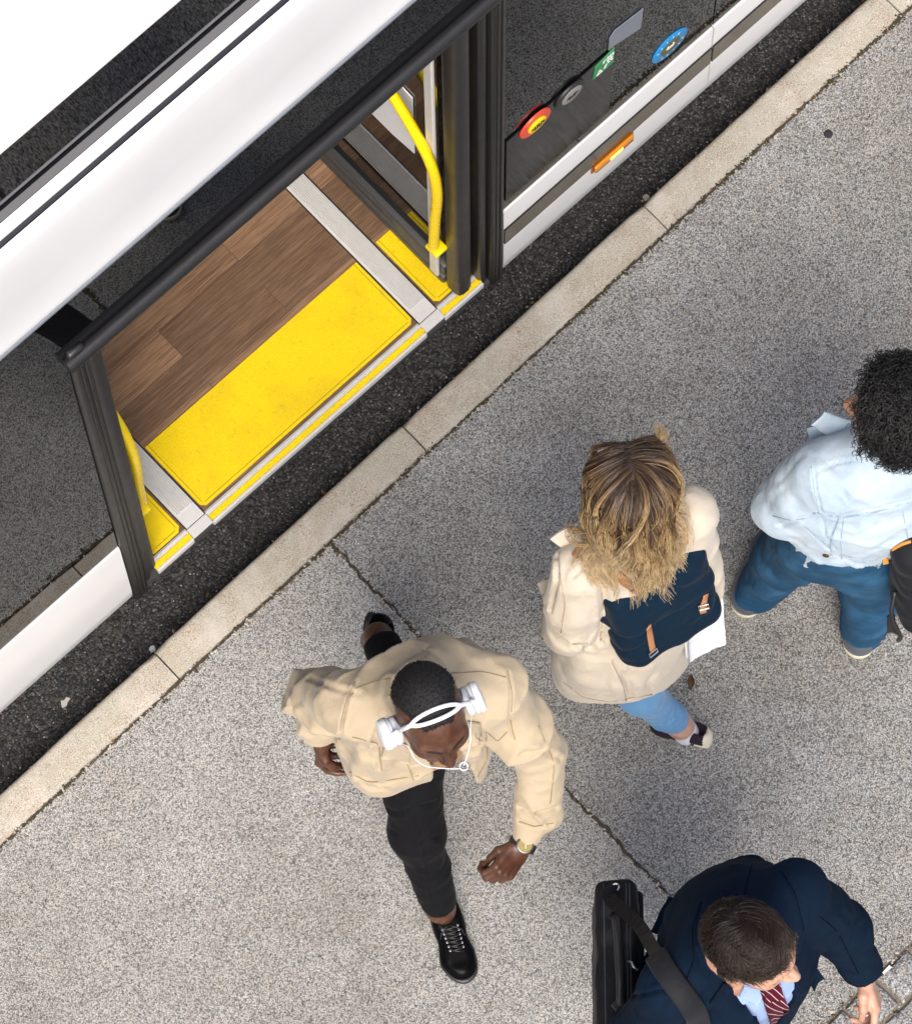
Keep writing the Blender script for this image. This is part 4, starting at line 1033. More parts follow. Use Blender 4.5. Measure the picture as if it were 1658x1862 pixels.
# collar wings and a raised lapel at her left
V, F = patch(T2, [(1092, 968), (1180, 1030), (1200, 1000), (1130, 940)], lift=.012, thick=.005); mesh('collar', V, F, M['coat'], co)
slabq([at(1000, 978, 1.36), at(1050, 952, 1.42), at(1062, 985, 1.40), at(1030, 1000, 1.34)], .006, 'lapel', M['coat'], co, .012)
slabq([at(1014, 1010, 1.30), at(1035, 975, 1.38), at(1060, 1000, 1.37), at(1040, 1035, 1.33)], .006, 'lapel', M['coat'], co, .01)
slabq([at(978, 1060, 1.08), at(1018, 1045, 1.12), at(1026, 1062, 1.12), at(986, 1080, 1.07)], .005, 'cuff_tab', M['coat'], co, .006)
jn = lambda p: smax(np.minimum(chain(p, [hpR2, knR2, anR2-(anR2-knR2)*.08], (.09, .055, .042), .03), chain(p, [hpL2, knL2, anL2], (.09, .062, .048), .03)), (p-(anR2-(anR2-knR2)*.10)) @ unit(anR2-knR2), .004)
cloth('jeans', jn, *bounds([hpR2, knR2, anR2, hpL2, knL2, anL2], .1), .007, M['blue_jeans'], P2, [(anR2*.6+knR2*.4, anR2-knR2, .035, .1, .010)], [(14, .004)], [([(1188, 1318), (1205, 1322), (1222, 1296)], .004, .006)])
fu, fs, RR, ls = shoe_f(at(1294, 1354, .185), at(1180, 1345, .125), unit(A3(0, 0, 1)+W2(.1, -.5)))
lo, hi = bounds([at(1294, 1354, .185), at(1180, 1345, .125)], .09); V, Q = nets(fu, lo, hi, .0045, 1)
sh = mesh('shoe', V, Q, [M['purple'], M['cream']], P2); qq = (V[Q].mean(1)-at(1294, 1354, .185)) @ RR/ls; sh.data.polygons.foreach_set('material_index', (qq[:, 1] < .036).astype(np.int32)); V, Q = nets(fs, lo, hi, .0045, 1); sl_ = mesh('sole', V, Q, [M['purple'], M['cream']], sh); qq = (V[Q].mean(1)-at(1294, 1354, .185)) @ RR/ls; sl_.data.polygons.foreach_set('material_index', (qq[:, 1] < .07).astype(np.int32))
V, Q = nets(lambda p: cone(p, at(1241, 1322, .222), at(1247, 1332, .195), .033, .034), *bounds([at(1244, 1327, .21)], .08), .006, 1); mesh('sock', V, Q, plain('white sock', (.62, .62, .66), .9), P2)
shoe(anL2-F2*.06-A3(0, 0, .08), anL2+F2*.19-A3(0, 0, .08), A3(0, 0, 1), P2, M['purple'], M['cream'], h=.006)
# hair: long strands combed from the parting, falling over the back
def hair_col(name, stops, var=.25, rough=.38):
    t = NT(name); a = t.n('ShaderNodeAttribute', attribute_name='along').outputs['Fac']
    c = t.ramp(a, stops); c = t.mix(t.noise(120, 2), c, tuple(.55 for _ in range(3)), 'MULTIPLY') if var else c
    return t.done(c, rough, None, .5)
M['blonde'] = hair_col('brown to blonde hair', [(.0, (.055, .034, .022)), (.2, (.12, .072, .042)), (.36, (.32, .20, .095)), (.6, (.62, .43, .205)), (1, (.80, .61, .36))])
rg = np.random.default_rng(7)
cap2 = lambda p: ell((p-hc2) @ R2h, (0, -.012, .026), (.079, .1, .088))
def grow(n, K, step, rg, flick=False):
    r = scalp_points(cap2, hc2+R2h @ A3(0, -.01, .025), R2h, n, rg, lambda d: (d[:, 2] > -.25) & (d[:, 1] < .62+.25*d[:, 2]) & ~((np.abs(d[:, 0]+.04*np.sin(d[:, 1]*9)) < .022) & (d[:, 1] > -.1) & (d[:, 2] > .4)))
    q = (r-hc2) @ R2h; side = np.sign(q[:, 0]+.0001)
    clump = np.stack([vnoise(q*24, 1), vnoise(q*24, 2), vnoise(q*24, 3)], 1)
    nrm = grad(cap2, r); tx = R2h @ A3(1, 0, 0); back = -(R2h @ A3(0, 1, 0))
    out_ = side[:, None]*tx
    d = nrm*.25+out_*(.9*np.exp(-(q[:, 0:1]/.05)**2)+.05)*np.clip((q[:, 1:2]+.055)/.05, .0, 1)+back*(.35+.5*np.clip(-q[:, 1:2]/.05, 0, 1))-A3(0, 0, .25); d /= np.linalg.norm(d, axis=1)[:, None]
    lay = rg.uniform(.002, .034, n)[:, None]; P = [r]; p = r.copy(); ph_ = rg.uniform(0, 6.28, n)*.25+clump[:, 0]*8
    lens = rg.uniform(.9, 1.1, n)[:, None]
    for k in range(1, K):
        t = k/K; g = A3(0, 0, -1)*(.62+.3*t)+back*(.20+.06*t)
        wave = (np.sin(ph_+k*.95)[:, None]*out_+np.cos(ph_*1.3+k*.8)[:, None]*back)*(.05+.40*t)
        d = d*.8+(g+wave+clump*(.16+.38*t)+rg.normal(size=(n, 3))*(.04+.05*t)+(-out_*.16 if t > .35 else 0))*.55
        hv = (p-hc2) @ R2h; hv = np.where(hv[:, 1:2] < 0, hv*A3(1, .52, 0), hv*A3(1, 1, 0)) @ R2h.T*A3(1, 1, 0); hr_ = np.linalg.norm(hv, axis=1)[:, None]; d = d-hv/(hr_+1e-6)*np.clip((hr_-.098)*10, 0, 1.0)
        d /= np.linalg.norm(d, axis=1)[:, None]; p = p+d*step*lens
        for F_, lf in ((cap2, .002+lay*min(1, k/5)), (coat2, .004+lay*1.2)):
            s_ = F_(p)[:, None]; gr = grad(F_, p, .004); push = np.maximum(lf-s_, 0); p = p+gr*push
            dn = (d*gr).sum(1)[:, None]; d = np.where(push > 0, d-gr*np.minimum(dn, 0), d); d /= np.linalg.norm(d, axis=1)[:, None]+1e-9
        P.append(p.copy())
    return np.stack(P, 1)
gd = grow(460, 20, .0150, rg)
ch = scalp_points(cap2, hc2+R2h @ A3(0, -.01, .025), R2h, 8200, rg, lambda d: (d[:, 2] > -.25) & (d[:, 1] < .62+.25*d[:, 2]) & ~((np.abs(d[:, 0]+.04*np.sin(d[:, 1]*9)) < .018) & (d[:, 1] > -.1) & (d[:, 2] > .4)))
D2 = ((ch[:, None]-gd[None, :, 0])**2).sum(2)+.004*(ch[:, None, 0]*0+(((ch-hc2) @ R2h)[:, None, 1] > -.05))*(np.sign(((ch-hc2) @ R2h)[:, None, 0]) != np.sign(((gd[:, 0]-hc2) @ R2h)[None, :, 0]))
D2 *= rg.uniform(.75, 1.25, D2.shape); gi = D2.argmin(1); K2 = 20; tk = np.linspace(0, 1, K2)[None, :, None]
dl = (ch-gd[gi, 0])[:, None]; sw = rg.normal(size=(len(ch), 1, 3))
pa = gd[gi]+dl*(1-.72*tk**.8)+sw*(.0010+.0048*tk**1.5)
a_ = rg.uniform(0, 6.28, (len(ch), 1)); w2 = (rg.uniform(.6, 1.3, (len(ch), 1))*np.sin(a_*.2+gi[:, None]*1.7+tk[..., 0]*9))[..., None]*(R2h @ A3(1, .3, 0))*.010*tk**1.3
pa = pa+w2
cut = rg.uniform(.86, 1, (len(ch), 1)); idx = np.linspace(0, 1, K2)[None]*cut*(K2-1); i0 = np.clip(idx.astype(int), 0, K2-2); fr_ = (idx-i0)[..., None]
pa = np.take_along_axis(pa, i0[..., None], 1)*(1-fr_)+np.take_along_axis(pa, i0[..., None]+1, 1)*fr_
tt = np.linspace(0, 1, K2)[None]; var = vnoise(pa[:, 0]*60, 4)[:, None]*.20+rg.normal(size=(len(pa), 1))*.12
V, Q = nets(lambda p: smax(np.minimum(cap2(p), np.maximum(head2(p)-.004, ((p-hc2) @ R2h)[:, 1]+.0)), -((p-hc2) @ R2h)[:, 2]-.03+.9*(((p-hc2) @ R2h)[:, 1]-.02), .01), hc2-.13, hc2+.13, .006, 1)
h2 = mesh('hair', V, Q, plain('dark hair roots', (.035, .02, .014), .6, .3, 200), P2)
strands('hair_strand', None, pa, .0009, .00045, M['blonde'], h2, 3, np.clip(tt*1.02+var-.02, 0, 1))
# two wind-blown locks
fl = []
for k in range(60):
    s_ = rg.normal(size=3)*.006; c0 = hc2+R2h @ A3(-.050, .045, .060)+s_*A3(1, 1, .6)
    pts = [c0, hc2+R2h @ A3(-.074, .055, .062)+s_*1.2, hc2+R2h @ A3(-.090, .07, .062)+s_*1.3+rg.normal(size=3)*.003, hc2+R2h @ A3(-.086, .105, .062)+s_*.7+rg.normal(size=3)*.004]
    fl.append(catmull(pts, 4))
for k in range(2):
    s_ = rg.normal(size=3)*.010; c0 = hc2+R2h @ A3(.012, .05, .085)+s_
    pts = [c0, hc2+R2h @ A3(.014, .072, .080)+s_*1.5, hc2+R2h @ A3(.008, .092, .074)+s_*1.6+rg.normal(size=3)*.005]
    fl2 = catmull(pts, 6); fl.append(fl2[:13] if len(fl2) >= 13 else np.vstack([fl2, fl2[-1:]]*1)[:13])
K = min(len(f) for f in fl); fl = np.stack([f[:K] for f in fl]); strands('loose_lock', None, fl, .0009, .0004, M['blonde'], h2, 3, np.clip(.35+np.linspace(0, .5, K)[None]+rg.normal(size=(len(fl), 1))*.15, 0, 1))
# backpack
BPc = at(1166, 1017, 1.22); BP = empty('backpack', tuple(BPc), 'navy canvas backpack with tan leather straps on the back of the woman', 'backpack', None)
ub = unit(A3(0, 0, 1)+F2*.38); Rb = frame(F2, ub)                   # columns: left, forward, up
bpt = lambda x, y, z: BPc+Rb @ A3(x, y, z)
def pack_body(p):
    q = (p-BPc) @ Rb; w_ = 1-.12*np.clip(-q[:, 2]/.3, 0, 1)*0
    d = rbox(q, (0, -.03, -.145), (.137, .058, .165), .045); return d
def pack_flap(p):
    q = (p-BPc) @ Rb
    d = rbox(q, (0, -.035, -.055), (.145, .072, .096), .048); sag = .016*np.exp(-((q[:, 0]-.03)/.06)**2)
    d = smax(d, -(q[:, 2]+.135+.012*np.cos(q[:, 0]*16))*1.0, .006); return d+sag*np.clip(1-np.abs(q[:, 2])/.06, 0, 1)
lo, hi = bounds([bpt(x, y, z) for x in (-.16, .16) for y in (-.12, .06) for z in (-.38, .06)], .02)
_, pV, pQ = cloth('pack_body', pack_body, lo, hi, .0065, M['navy'], BP, [(bpt(.13, -.05, -.15), Rb[:, 2], .05, .09, .012), (bpt(-.12, -.08, -.2), Rb[:, 2]+Rb[:, 0], .06, .09, .01)], [(9, .008), (-8, .006)], (), 2, 21)
fo, fV, fQ = cloth('flap', pack_flap, lo, hi, .0062, M['navy'], BP, [(bpt(.05, -.09, -.03), Rb[:, 0]+Rb[:, 2]*.5, .09, .09, .010), (bpt(-.07, -.06, .02), Rb[:, 0]-Rb[:, 1]*.6, .08, .09, .012), (bpt(0, -.02, .03), Rb[:, 0], .09, .08, .006)], [(10, .008), (-7, .008)], (), 2, 23)
TB = bvh(np.vstack([pV, fV]), np.vstack([pQ, fQ+len(pV)]))
for L, bk in (([(1177, 1138), (1181, 1160), (1185, 1182)], (1184, 1184)), ([(1281, 1080), (1278, 1096), (1277, 1113)], (1278, 1100))):
    s_ = strap_on(TB, L, .0085, .002, .003, 'closing_strap', M['tanleather'], BP)
    h = hit(TB, *bk, .005)
    if h is not None and s_ is not None:
        b = B(); bx = unit(np.cross(h[1], Rb[:, 2])); by = np.cross(bx, h[1]); c = h[0]+h[1]*.003
        b.tube([c+bx*u*.012+by*v*.007 for u, v in ((-1, -1), (1, -1), (1, 1), (-1, 1), (-1, -1), (1, -1))], .002, 6); b.out('buckle', M['steel'], s_)
TC = bvh(np.vstack([cV, fV, pV]), np.vstack([cQ, fQ+len(cV), pQ+len(cV)+len(fV)]))
strap_on(TC, [(1046, 1002), (1075, 1016), (1110, 1036), (1140, 1056), (1166, 1072)], .0155, .005, .004, 'shoulder_strap', M['tanleather'], BP)
strap_on(TC, [(1236, 955), (1238, 985), (1225, 1014), (1198, 1034), (1172, 1060)], .0155, .005, .004, 'shoulder_strap', M['tanleather'], BP)
# paper bag in her right hand
PB = empty('paper_bag', tuple(wR2), 'folded white paper bag hanging under the navy backpack', 'paper bag')
slabq([at(1240, 1110, .86), at(1306, 1062, .86), at(1313, 1166, .70), at(1248, 1200, .70)], .016, 'bag_sheet', M['paper'], PB, .006, 12, 3, .005)
slabq([at(1241, 1125, .842), at(1306, 1078, .842), at(1306, 1088, .835), at(1243, 1136, .835)], .003, 'folded_rim', M['paper'], PB, .004, 6, 5, .002)
# ------------------------------------------------------------------ curly-haired person in the denim jacket
def denim_extra(a, b_):
    def f(t, c):
        w_ = t.n('ShaderNodeTexWave', i_Vector=t.co(), i_Scale=180, i_Distortion=3, i_Detail=2).outputs['Fac' if 0 else 1]
        return t.mix(t.ramp(t.noise(10, 4, .6), [(.42, 0), (.7, .55)]), t.mix(t.math('MULTIPLY', w_, .25), c, a), b_)
    return f
M['pale_denim'] = fabric('bleached denim', (.45, .56, .65), .9, 650, .4, .08, .2, denim_extra((.34, .46, .58), (.60, .67, .72)), crease=.5)
M['dark_denim'] = fabric('mid blue denim', (.02, .078, .155), 0.9, 650, .45, .3, .02, crease=.4, spec=.08, extra=denim_extra((.010, .042, .09), (.055, .16, .28)))
M['skin_tan'] = skin('warm tan skin', (.36, .16, .085), (.46, .23, .13), (.52, .28, .18), .4)
M['greysuede'] = fabric('grey suede', (.10, .11, .13), .9)
P3 = empty('person', tuple(at(1466, 1120, KZ)), 'curly-haired person in bleached denim jacket and blue jeans at the right edge', 'person', 'people on the pavement')
F3 = unit(W2(-.3, -.95)); L3 = np.cross([0, 0, 1.0], F3); S3 = np.stack([L3, F3*1.35, A3(0, 0, 1)*.9], 1)
F3h = unit(W2(-.93, -.30)); u3 = unit(A3(0, 0, 1)+F3h*.10); R3h = frame(F3h, u3); hc3 = at(1628, 748, 1.62); head3 = head_f(hc3, R3h, 1.0)
neck3 = hc3+R3h @ A3(0, -.045, -.185); sc3 = at(1622, 828, 1.40)
sL3, eL3, wL3 = at(1508, 858, 1.37), at(1428, 920, 1.12), at(1530, 822, 1.20)
sR3, eR3, wR3 = at(1735, 800, 1.37), at(1760, 880, 1.1), at(1735, 860, .9)
che3, hem3 = at(1592, 880, 1.2), at(1548, 945, .9)
hpL3, knL3, anL3 = at(1492, 960, .88), at(1432, 1010, .5), at(1377, 1070, .21)
hpR3, knR3, anR3 = at(1592, 992, .88), at(1584, 1075, .5), at(1572, 1140, .21)
hL3 = frame(at(1620, 820, 1.2)-wL3, W2(-.5, .6)+A3(0, 0, .6)); hR3 = frame(A3(0, 0, -1), W2(1, 0))
hLf3, hRf3 = hand_f(wL3, hL3, 1, (.7, .8, .9, .9), (.4, .4), .95), hand_f(wR3, hR3, 1, (.9, 1, 1, 1), (.4, .4), .95)
arms3 = lambda p: np.minimum(chain(p, [sL3, eL3, wL3], (.05, .042, .028), .02), chain(p, [sR3, eR3, wR3], (.05, .042, .028), .02))
tor3 = lambda p: smin(chain(p, [hem3, che3, sc3], (.15, .16, .10), .05, S3), smin(chain(p, [sL3, sc3, sR3], (.06, .075, .06), .05), cone(p, sc3, neck3, .07, .055), .05), .06)
leg3 = lambda p: np.minimum(chain(p, [hpL3, knL3, anL3], (.09, .06, .04), .03), chain(p, [hpR3, knR3, anR3], (.09, .06, .04), .03))
parts = [nets(lambda p: smin(head3(p), tor3(p), .03), hc3-A3(.16, .16, .25), hc3+A3(.16, .16, .16), .0042, 1),
         nets(lambda p: smin(tor3(p), np.minimum(arms3(p), leg3(p)), .03), *bounds([sL3, eL3, wL3, wR3, sR3, eR3, anL3, anR3, neck3], .1), .015, 1),
         nets(lambda p: smin(hLf3(p), arms3(p), .012), *bounds([wL3, wL3+hL3[:, 1]*.16], .07), .0055, 1), nets(lambda p: smin(hRf3(p), arms3(p), .012), *bounds([wR3, wR3+hR3[:, 1]*.16], .07), .0055, 1)]
o3, V, Q = join_parts('body', parts, [M['skin_tan'], plain('dark brow and lash', (.012, .007, .005), .6), skin('warm lips', (.30, .09, .07), (.36, .12, .1), (.4, .16, .13))], P3); paint_face(o3, V, Q, hc3, R3h)
# denim jacket
cL3 = eL3+(wL3-eL3)*.93
def jack3(p):
    d = chain(p, [hem3-A3(0, 0, .1), hem3*.5+che3*.5, che3, sc3-A3(0, 0, .04)], (.19, .195, .2, .13), .06, S3)
    d = smin(d, chain(p, [sL3, sc3, sR3], (.078, .085, .078), .05), .07); d = smin(d, cone(p, sc3, neck3, .088, .07), .04)
    d = smax(d, -chain(p, [hem3-A3(0, 0, .3), hem3+A3(0, 0, .12)], (.168, .15), .05, S3), .006)
    hn = unit(A3(0, 0, 1)-F3*.05); d = smax(d, -((p-hem3) @ hn-.0-.012*np.sin((p-hem3) @ L3*13)), .005)
    d = smax(d, -cone(p, sc3+F3h*.02, neck3+R3h @ A3(0, .02, .1), .06, .085), .008)
    a = smax(chain(p, [sL3, sL3*.5+eL3*.5, eL3, cL3], (.082, .088, .075, .056), .025), (p-cL3) @ unit(wL3-eL3), .004)
    a = smax(a, -chain(p, [cL3-unit(wL3-eL3)*.05, wL3], (.044, .046), .01), .005)
    b_ = chain(p, [sR3, eR3, wR3], (.08, .072, .055), .03)
    nk = neck3*.55+sc3*.45+A3(0, 0, .015); NR = frame(F3h, A3(0, 0, 1)+F3h*.3); q = (p-nk) @ NR
    col = smax(np.abs(np.linalg.norm(q[:, :2], axis=1)-(.074-.25*np.clip(q[:, 2], -.04, .04)))-.0055, np.abs(q[:, 2])-.030, .004); col = smax(col, q[:, 1]-.045, .006)
    return smin(smin(d, np.minimum(a, b_), .025), col, .010)
pk = [(eL3, eL3-sL3, .05, .08, .010), (sL3*.5+eL3*.5, W2(.6, 1), .06, .09, .009), (at(1545, 960, 1.05), W2(1, -.5), .05, .10, .012), (at(1600, 950, 1.15), W2(.8, .9), .07, .12, .008), (at(1500, 830, 1.3), W2(1, .3), .05, .08, .010), (wL3, wL3-eL3, .035, .07, .012), (at(1640, 900, 1.3), W2(.5, 1), .08, .12, .007)]
lo, hi = bounds([hem3, sL3, eL3, wL3, sR3, eR3, neck3], .1); lo = np.minimum(lo, hem3-A3(.24, .24, .08)); hi = np.maximum(hi, hem3+A3(.24, .24, .1))
cr = [([(1478, 930), (1530, 936), (1590, 925), (1680, 902)], .004, .004), ([(1478, 850), (1482, 890), (1492, 930)], .004, .005), ([(1415, 955), (1440, 952), (1470, 938)], .005, .006), ([(1492, 935), (1500, 975), (1520, 1000)], .004, .004), ([(1525, 935), (1508, 975), (1505, 1000)], .004, .004), ([(1460, 958), (1520, 1010), (1600, 1040)], .004, .004), ([(1480, 860), (1520, 842), (1560, 836)], .004, .004)]
jo3, cV3, cQ3 = cloth('jacket', jack3, lo, hi, .0068, M['pale_denim'], P3, pk, [(8, .007), (24, .002), (-6, .013), (-12, .006)], cr, 2, 31, mask=lambda V: np.clip((V[:, 2]-.91)/.05, .2, 1)*near((cL3, .05))(V))
T3 = bvh(cV3, cQ3)
V, F = patch(T3, [(1560, 800), (1640, 842), (1660, 812), (1575, 782)], lift=.008, thick=.005); mesh('collar', V, F, M['pale_denim'], jo3)
slabq([at(1476, 772, 1.36), at(1500, 748, 1.40), at(1560, 768, 1.44), at(1520, 800, 1.38)], .006, 'lapel', M['pale_denim'], jo3, .012, 10, 2, .006)
slabq([at(1470, 830, 1.30), at(1468, 778, 1.33), at(1500, 768, 1.36), at(1512, 810, 1.33)], .006, 'lapel', M['pale_denim'], jo3, .010, 10, 4, .006)
b = B()
h = hit(T3, 1501, 1009, .001)
if h is not None:
    b.lathe([(.003, 0), (.0085, 0), (.008, .003), (.004, .0035)], h[0], h[1], 16); b.out('button', plain('brass button', (.20, .12, .06), .4, metal=.8), jo3, auto=40)
else: b.bm.free()
V, Q = nets(lambda p: smax(smax(chain(p, [hem3-A3(0, 0, .06), hem3+A3(0, 0, .2)], (.176, .165), .05, S3), -(p[:, 2]-.862), .004), p[:, 2]-1.0, .01), hem3-A3(.24, .24, .1), hem3+A3(.24, .24, .2), .010, 2); mesh('t_shirt', V, Q, plain('cream jersey', (.55, .53, .42), .9), P3)
V, Q = nets(lambda p: smax(cone(p, sc3-A3(0, 0, .02), neck3, .075, .061), (p-neck3) @ unit(neck3-sc3)+.035, .004), *bounds([sc3, neck3], .1), .007, 1); mesh('shirt_collar', V, Q, plain('grey green jersey', (.32, .34, .28), .9), P3)
# jeans, loose and bunched over the shoes
def jean3(p):
    a = chain(p, [hpL3, knL3, anL3-A3(0, 0, .055)], (.112, .078, .062), .05); b_ = chain(p, [hpR3, knR3, anR3-A3(0, 0, .055)], (.112, .076, .060), .05)
    d = smin(np.minimum(a, b_), chain(p, [at(1543, 958, .98), at(1543, 975, .85)], (.152, .16), .05, S3), .05); return smax(d, -(p[:, 2]-.155), .006)
pk = [(anL3, A3(0, 0, 1)+L3*.2, .045, .10, .013), (anR3, A3(0, 0, 1)-L3*.2, .045, .10, .013), (knL3, knL3-hpL3+L3*.4, .07, .12, .012), (knR3, knR3-hpR3, .06, .12, .012), (hpL3, W2(.6, .8), .06, .12, .010)]
cloth('jeans', jean3, *bounds([hpL3, hpR3, anL3, anR3, at(1543, 958, .98)], .14), .0072, M['dark_denim'], P3, pk, [(9, .008), (-8, .008)], [([(1447, 975), (1440, 1000), (1480, 1012)], .004, .004), ([(1410, 1000), (1380, 1040), (1362, 1070)], .003, .003)], 2, 33)
shoe(at(1366, 1112, KZ), at(1350, 1000, KZ)+F3*.0, A3(0, 0, 1), P3, M['greysuede'], M['cream'], h=.006) if 0 else None
for hx_, tx_ in (((1345, 1124), (1383, 1034)), ((1556, 1200), (1572, 1084))):
    hp_, tp_ = at(*hx_, KZ), at(*tx_, KZ); tp_ = hp_+unit(tp_-hp_)*.29; shoe(hp_-unit(tp_-hp_)*.0, tp_, A3(0, 0, 1), P3, M['greysuede'], M['cream'], h=.006)
# tight curls
M['curl'] = hair_col('black curls', [(0, (.004, .004, .004)), (.7, (.012, .011, .011)), (1, (.035, .032, .03))], .2, .35)
rg = np.random.default_rng(12)
cap3 = lambda p: ell((p-hc3) @ R3h, (0, -.012, .026), (.082, .103, .092))
n = 4300; r = scalp_points(cap3, hc3+R3h @ A3(0, -.01, .02), R3h, n, rg, lambda d: (d[:, 1] < .50+.35*d[:, 2]) & (d[:, 2] > -.62) & ~((d[:, 1] > .1) & (d[:, 2] < -.05)))
nr = grad(cap3, r); u_ = np.cross(nr, rg.normal(size=(n, 3))); u_ /= np.linalg.norm(u_, axis=1)[:, None]; v_ = np.cross(nr, u_)
K = 17; t = np.linspace(0, 1, K); Lh = rg.uniform(.022, .066, n)[:, None]; rad3 = rg.uniform(.0035, .0095, n)[:, None]; tn = rg.uniform(1.4, 2.6, n)[:, None]; ph0 = rg.uniform(0, 6.28, n)[:, None]
ang = ph0+tn*2*np.pi*t[None]; droop = (A3(0, 0, -1)*.022)[None, None]*(t**2)[None, :, None]
pc = r[:, None]+nr[:, None]*(Lh*(1-(1-t[None])**1.6))[:, :, None]+droop+(rad3*np.minimum(1, t[None]*4)*np.cos(ang))[:, :, None]*u_[:, None]+(rad3*np.minimum(1, t[None]*4)*np.sin(ang))[:, :, None]*v_[:, None]+u_[:, None]*(t**1.5)[None, :, None]*.014
V, Q = nets(lambda p: smax(cap3(p)-.014-.010*vnoise(p*60), ((p-hc3) @ R3h)[:, 1]-.055-.5*((p-hc3) @ R3h)[:, 2], .01), hc3-.14, hc3+.14, .006, 1); h3 = mesh('hair', V, Q, M['hair_black'], P3)
strands('curl', None, pc, .0013, .0007, M['curl'], h3, 3, np.clip(t[None]*.7+rg.normal(size=(n, 1))*.15+.15, 0, 1))
M['denimseam'] = plain('denim seam thread', (.38, .46, .53), .9)
stitch(T3, [[(1478, 932), (1530, 940), (1590, 930), (1690, 902)], [(1478, 934), (1530, 942), (1590, 932), (1690, 904)], [(1474, 848), (1480, 890), (1488, 932)], [(1526, 942), (1512, 980), (1510, 1008)], [(1534, 942), (1528, 985), (1530, 1016)], [(1455, 952), (1515, 1004), (1600, 1032), (1650, 1036)], [(1640, 930), (1650, 980), (1640, 1030)], [(1405, 938), (1436, 946), (1462, 944)]], M['denimseam'], jo3)
# dark rucksack on the far shoulder
RK = empty('rucksack', tuple(at(1712, 1012, 1.1)), 'charcoal rucksack with orange piping cut by the right edge', 'rucksack')
rc = at(1722, 1030, 1.02); Rr = frame(F3, A3(0, 0, 1)+F3*.25); rp = lambda x, y, z: rc+Rr @ A3(x, y, z)
M['charcoal'] = fabric('charcoal nylon', (.016, .0175, .021), .65, 700, .3, .25, .04, spec=.15)
rk = lambda p: rbox((p-rc) @ Rr, (0, 0, 0), (.14, .075, .20), .055)
_, rV, rQ = cloth('pack_body', rk, rc-A3(.27, .27, .27), rc+A3(.27, .27, .27), .008, M['charcoal'], RK, [(rp(.08, -.05, .05), Rr[:, 2], .06, .1, .01)], [(9, .008)], (), 2, 41)
V, Q = nets(lambda p: rbox((p-rc) @ Rr, (.02, -.085, -.05), (.09, .022, .11), .02), rc-A3(.27, .27, .27), rc+A3(.27, .27, .27), .008, 2); mesh('front_pocket', V, Q, M['black'], RK)
orange = plain('orange piping', (.62, .26, .04), .5)
TR = bvh(rV, rQ)
for L in ([(1622, 1000), (1640, 990), (1656, 985)], [(1614, 1040), (1616, 1075), (1618, 1104)]):
    strap_on(TR, L, .004, .001, .004, 'piping', orange, RK)
b = B(); b.tube(catmull([rp(.145, -.02, .0), rp(.165, -.05, -.06), rp(.150, -.07, -.14), rp(.148, -.05, -.2)], 6), .006, 8); b.out('compression_strap', M['black'], RK, smooth=True)
slabq([at(1612, 1120, .86), at(1626, 1118, .86), at(1630, 1152, .80), at(1612, 1150, .80)], .004, 'strap_end', M['black'], RK, .003)
slabq([at(1606, 1010, 1.08), at(1614, 1012, 1.08), at(1616, 1022, 1.06), at(1605, 1024, 1.06)], .006, 'strap_tab', orange, RK)

# ------------------------------------------------------------------ businessman with the shoulder bag
M['suit'] = fabric('navy suit cloth', (.0045, .0125, .028), .8, 900, .2, .2, .0, crease=.4, spec=.07)
M['shirt'] = fabric('pale blue shirt', (.34, .47, .80), .8, 900, .1, .05)
M['skin_mid'] = skin('light skin', (.42, .20, .125), (.54, .30, .20), (.60, .37, .27), .4)
def tie_mat():
    t = NT('striped maroon tie'); d = t.n('ShaderNodeVectorMath', operation='DOT_PRODUCT', i_0=t.co(), i_1=tuple(unit(W2(.86, -.5)+A3(0, 0, .3))*1.0)).outputs['Value']
    s_ = t.math('FRACT', t.math('MULTIPLY', d, 70)); c = t.mix(t.ramp(s_, [(.0, 1), (.10, 1), (.14, 0)], 'LINEAR'), (.085, .004, .013), (.62, .50, .55))
    return t.done(c, .6, t.bump(t.noise(900, 2), .15, .001), .15)
M['tie'] = tie_mat()
P4 = empty('person', tuple(at(1290, 1900, KZ)), 'dark-haired man in navy suit and striped maroon tie at the bottom edge', 'person', 'people on the pavement')
F4 = unit(W2(.6, .8)); L4 = np.cross([0, 0, 1.0], F4); S4 = np.stack([L4, F4*1.2, A3(0, 0, 1)*.9], 1)
F4h = unit(W2(.84, .54)); p4 = rad(2); f4 = math.cos(p4)*F4h-math.sin(p4)*A3(0, 0, 1); u4 = math.cos(p4)*A3(0, 0, 1)+math.sin(p4)*F4h; R4h = frame(f4, u4); hc4 = at(1364, 1720, 1.69); head4 = head_f(hc4, R4h, 1.03)
neck4 = hc4+R4h @ A3(0, -.045, -.19); sc4 = at(1338, 1716, 1.42)
sL4, eL4, wL4 = at(1446, 1628, 1.40), at(1530, 1690, 1.15), at(1570, 1766, .975)
sR4, eR4, wR4 = at(1222, 1800, 1.40), at(1165, 1880, 1.13), at(1190, 1960, .95)
che4, hem4 = at(1342, 1745, 1.22), at(1330, 1790, .86)
hpL4, knL4, anL4 = at(1330, 1715, .88), at(1290, 1720, .5), at(1260, 1690, .3)
hpR4, knR4, anR4 = at(1240, 1780, .88), at(1290, 1900, .56), at(1300, 1960, .2)
hL4 = frame(unit(at(1582, 1826, .935)-wL4), unit(A3(0, 0, .3)+W2(1, -.2))); hLf4 = hand_f(wL4, hL4, -1, (.62, .75, .85, .9), (.25, .55), 1.0, .03, .35)
hR4 = frame(A3(0, 0, -1)+F4*.3, L4*-1); hRf4 = hand_f(wR4, hR4, 1, (.7, .8, .9, .9), (.4, .4), 1.0)
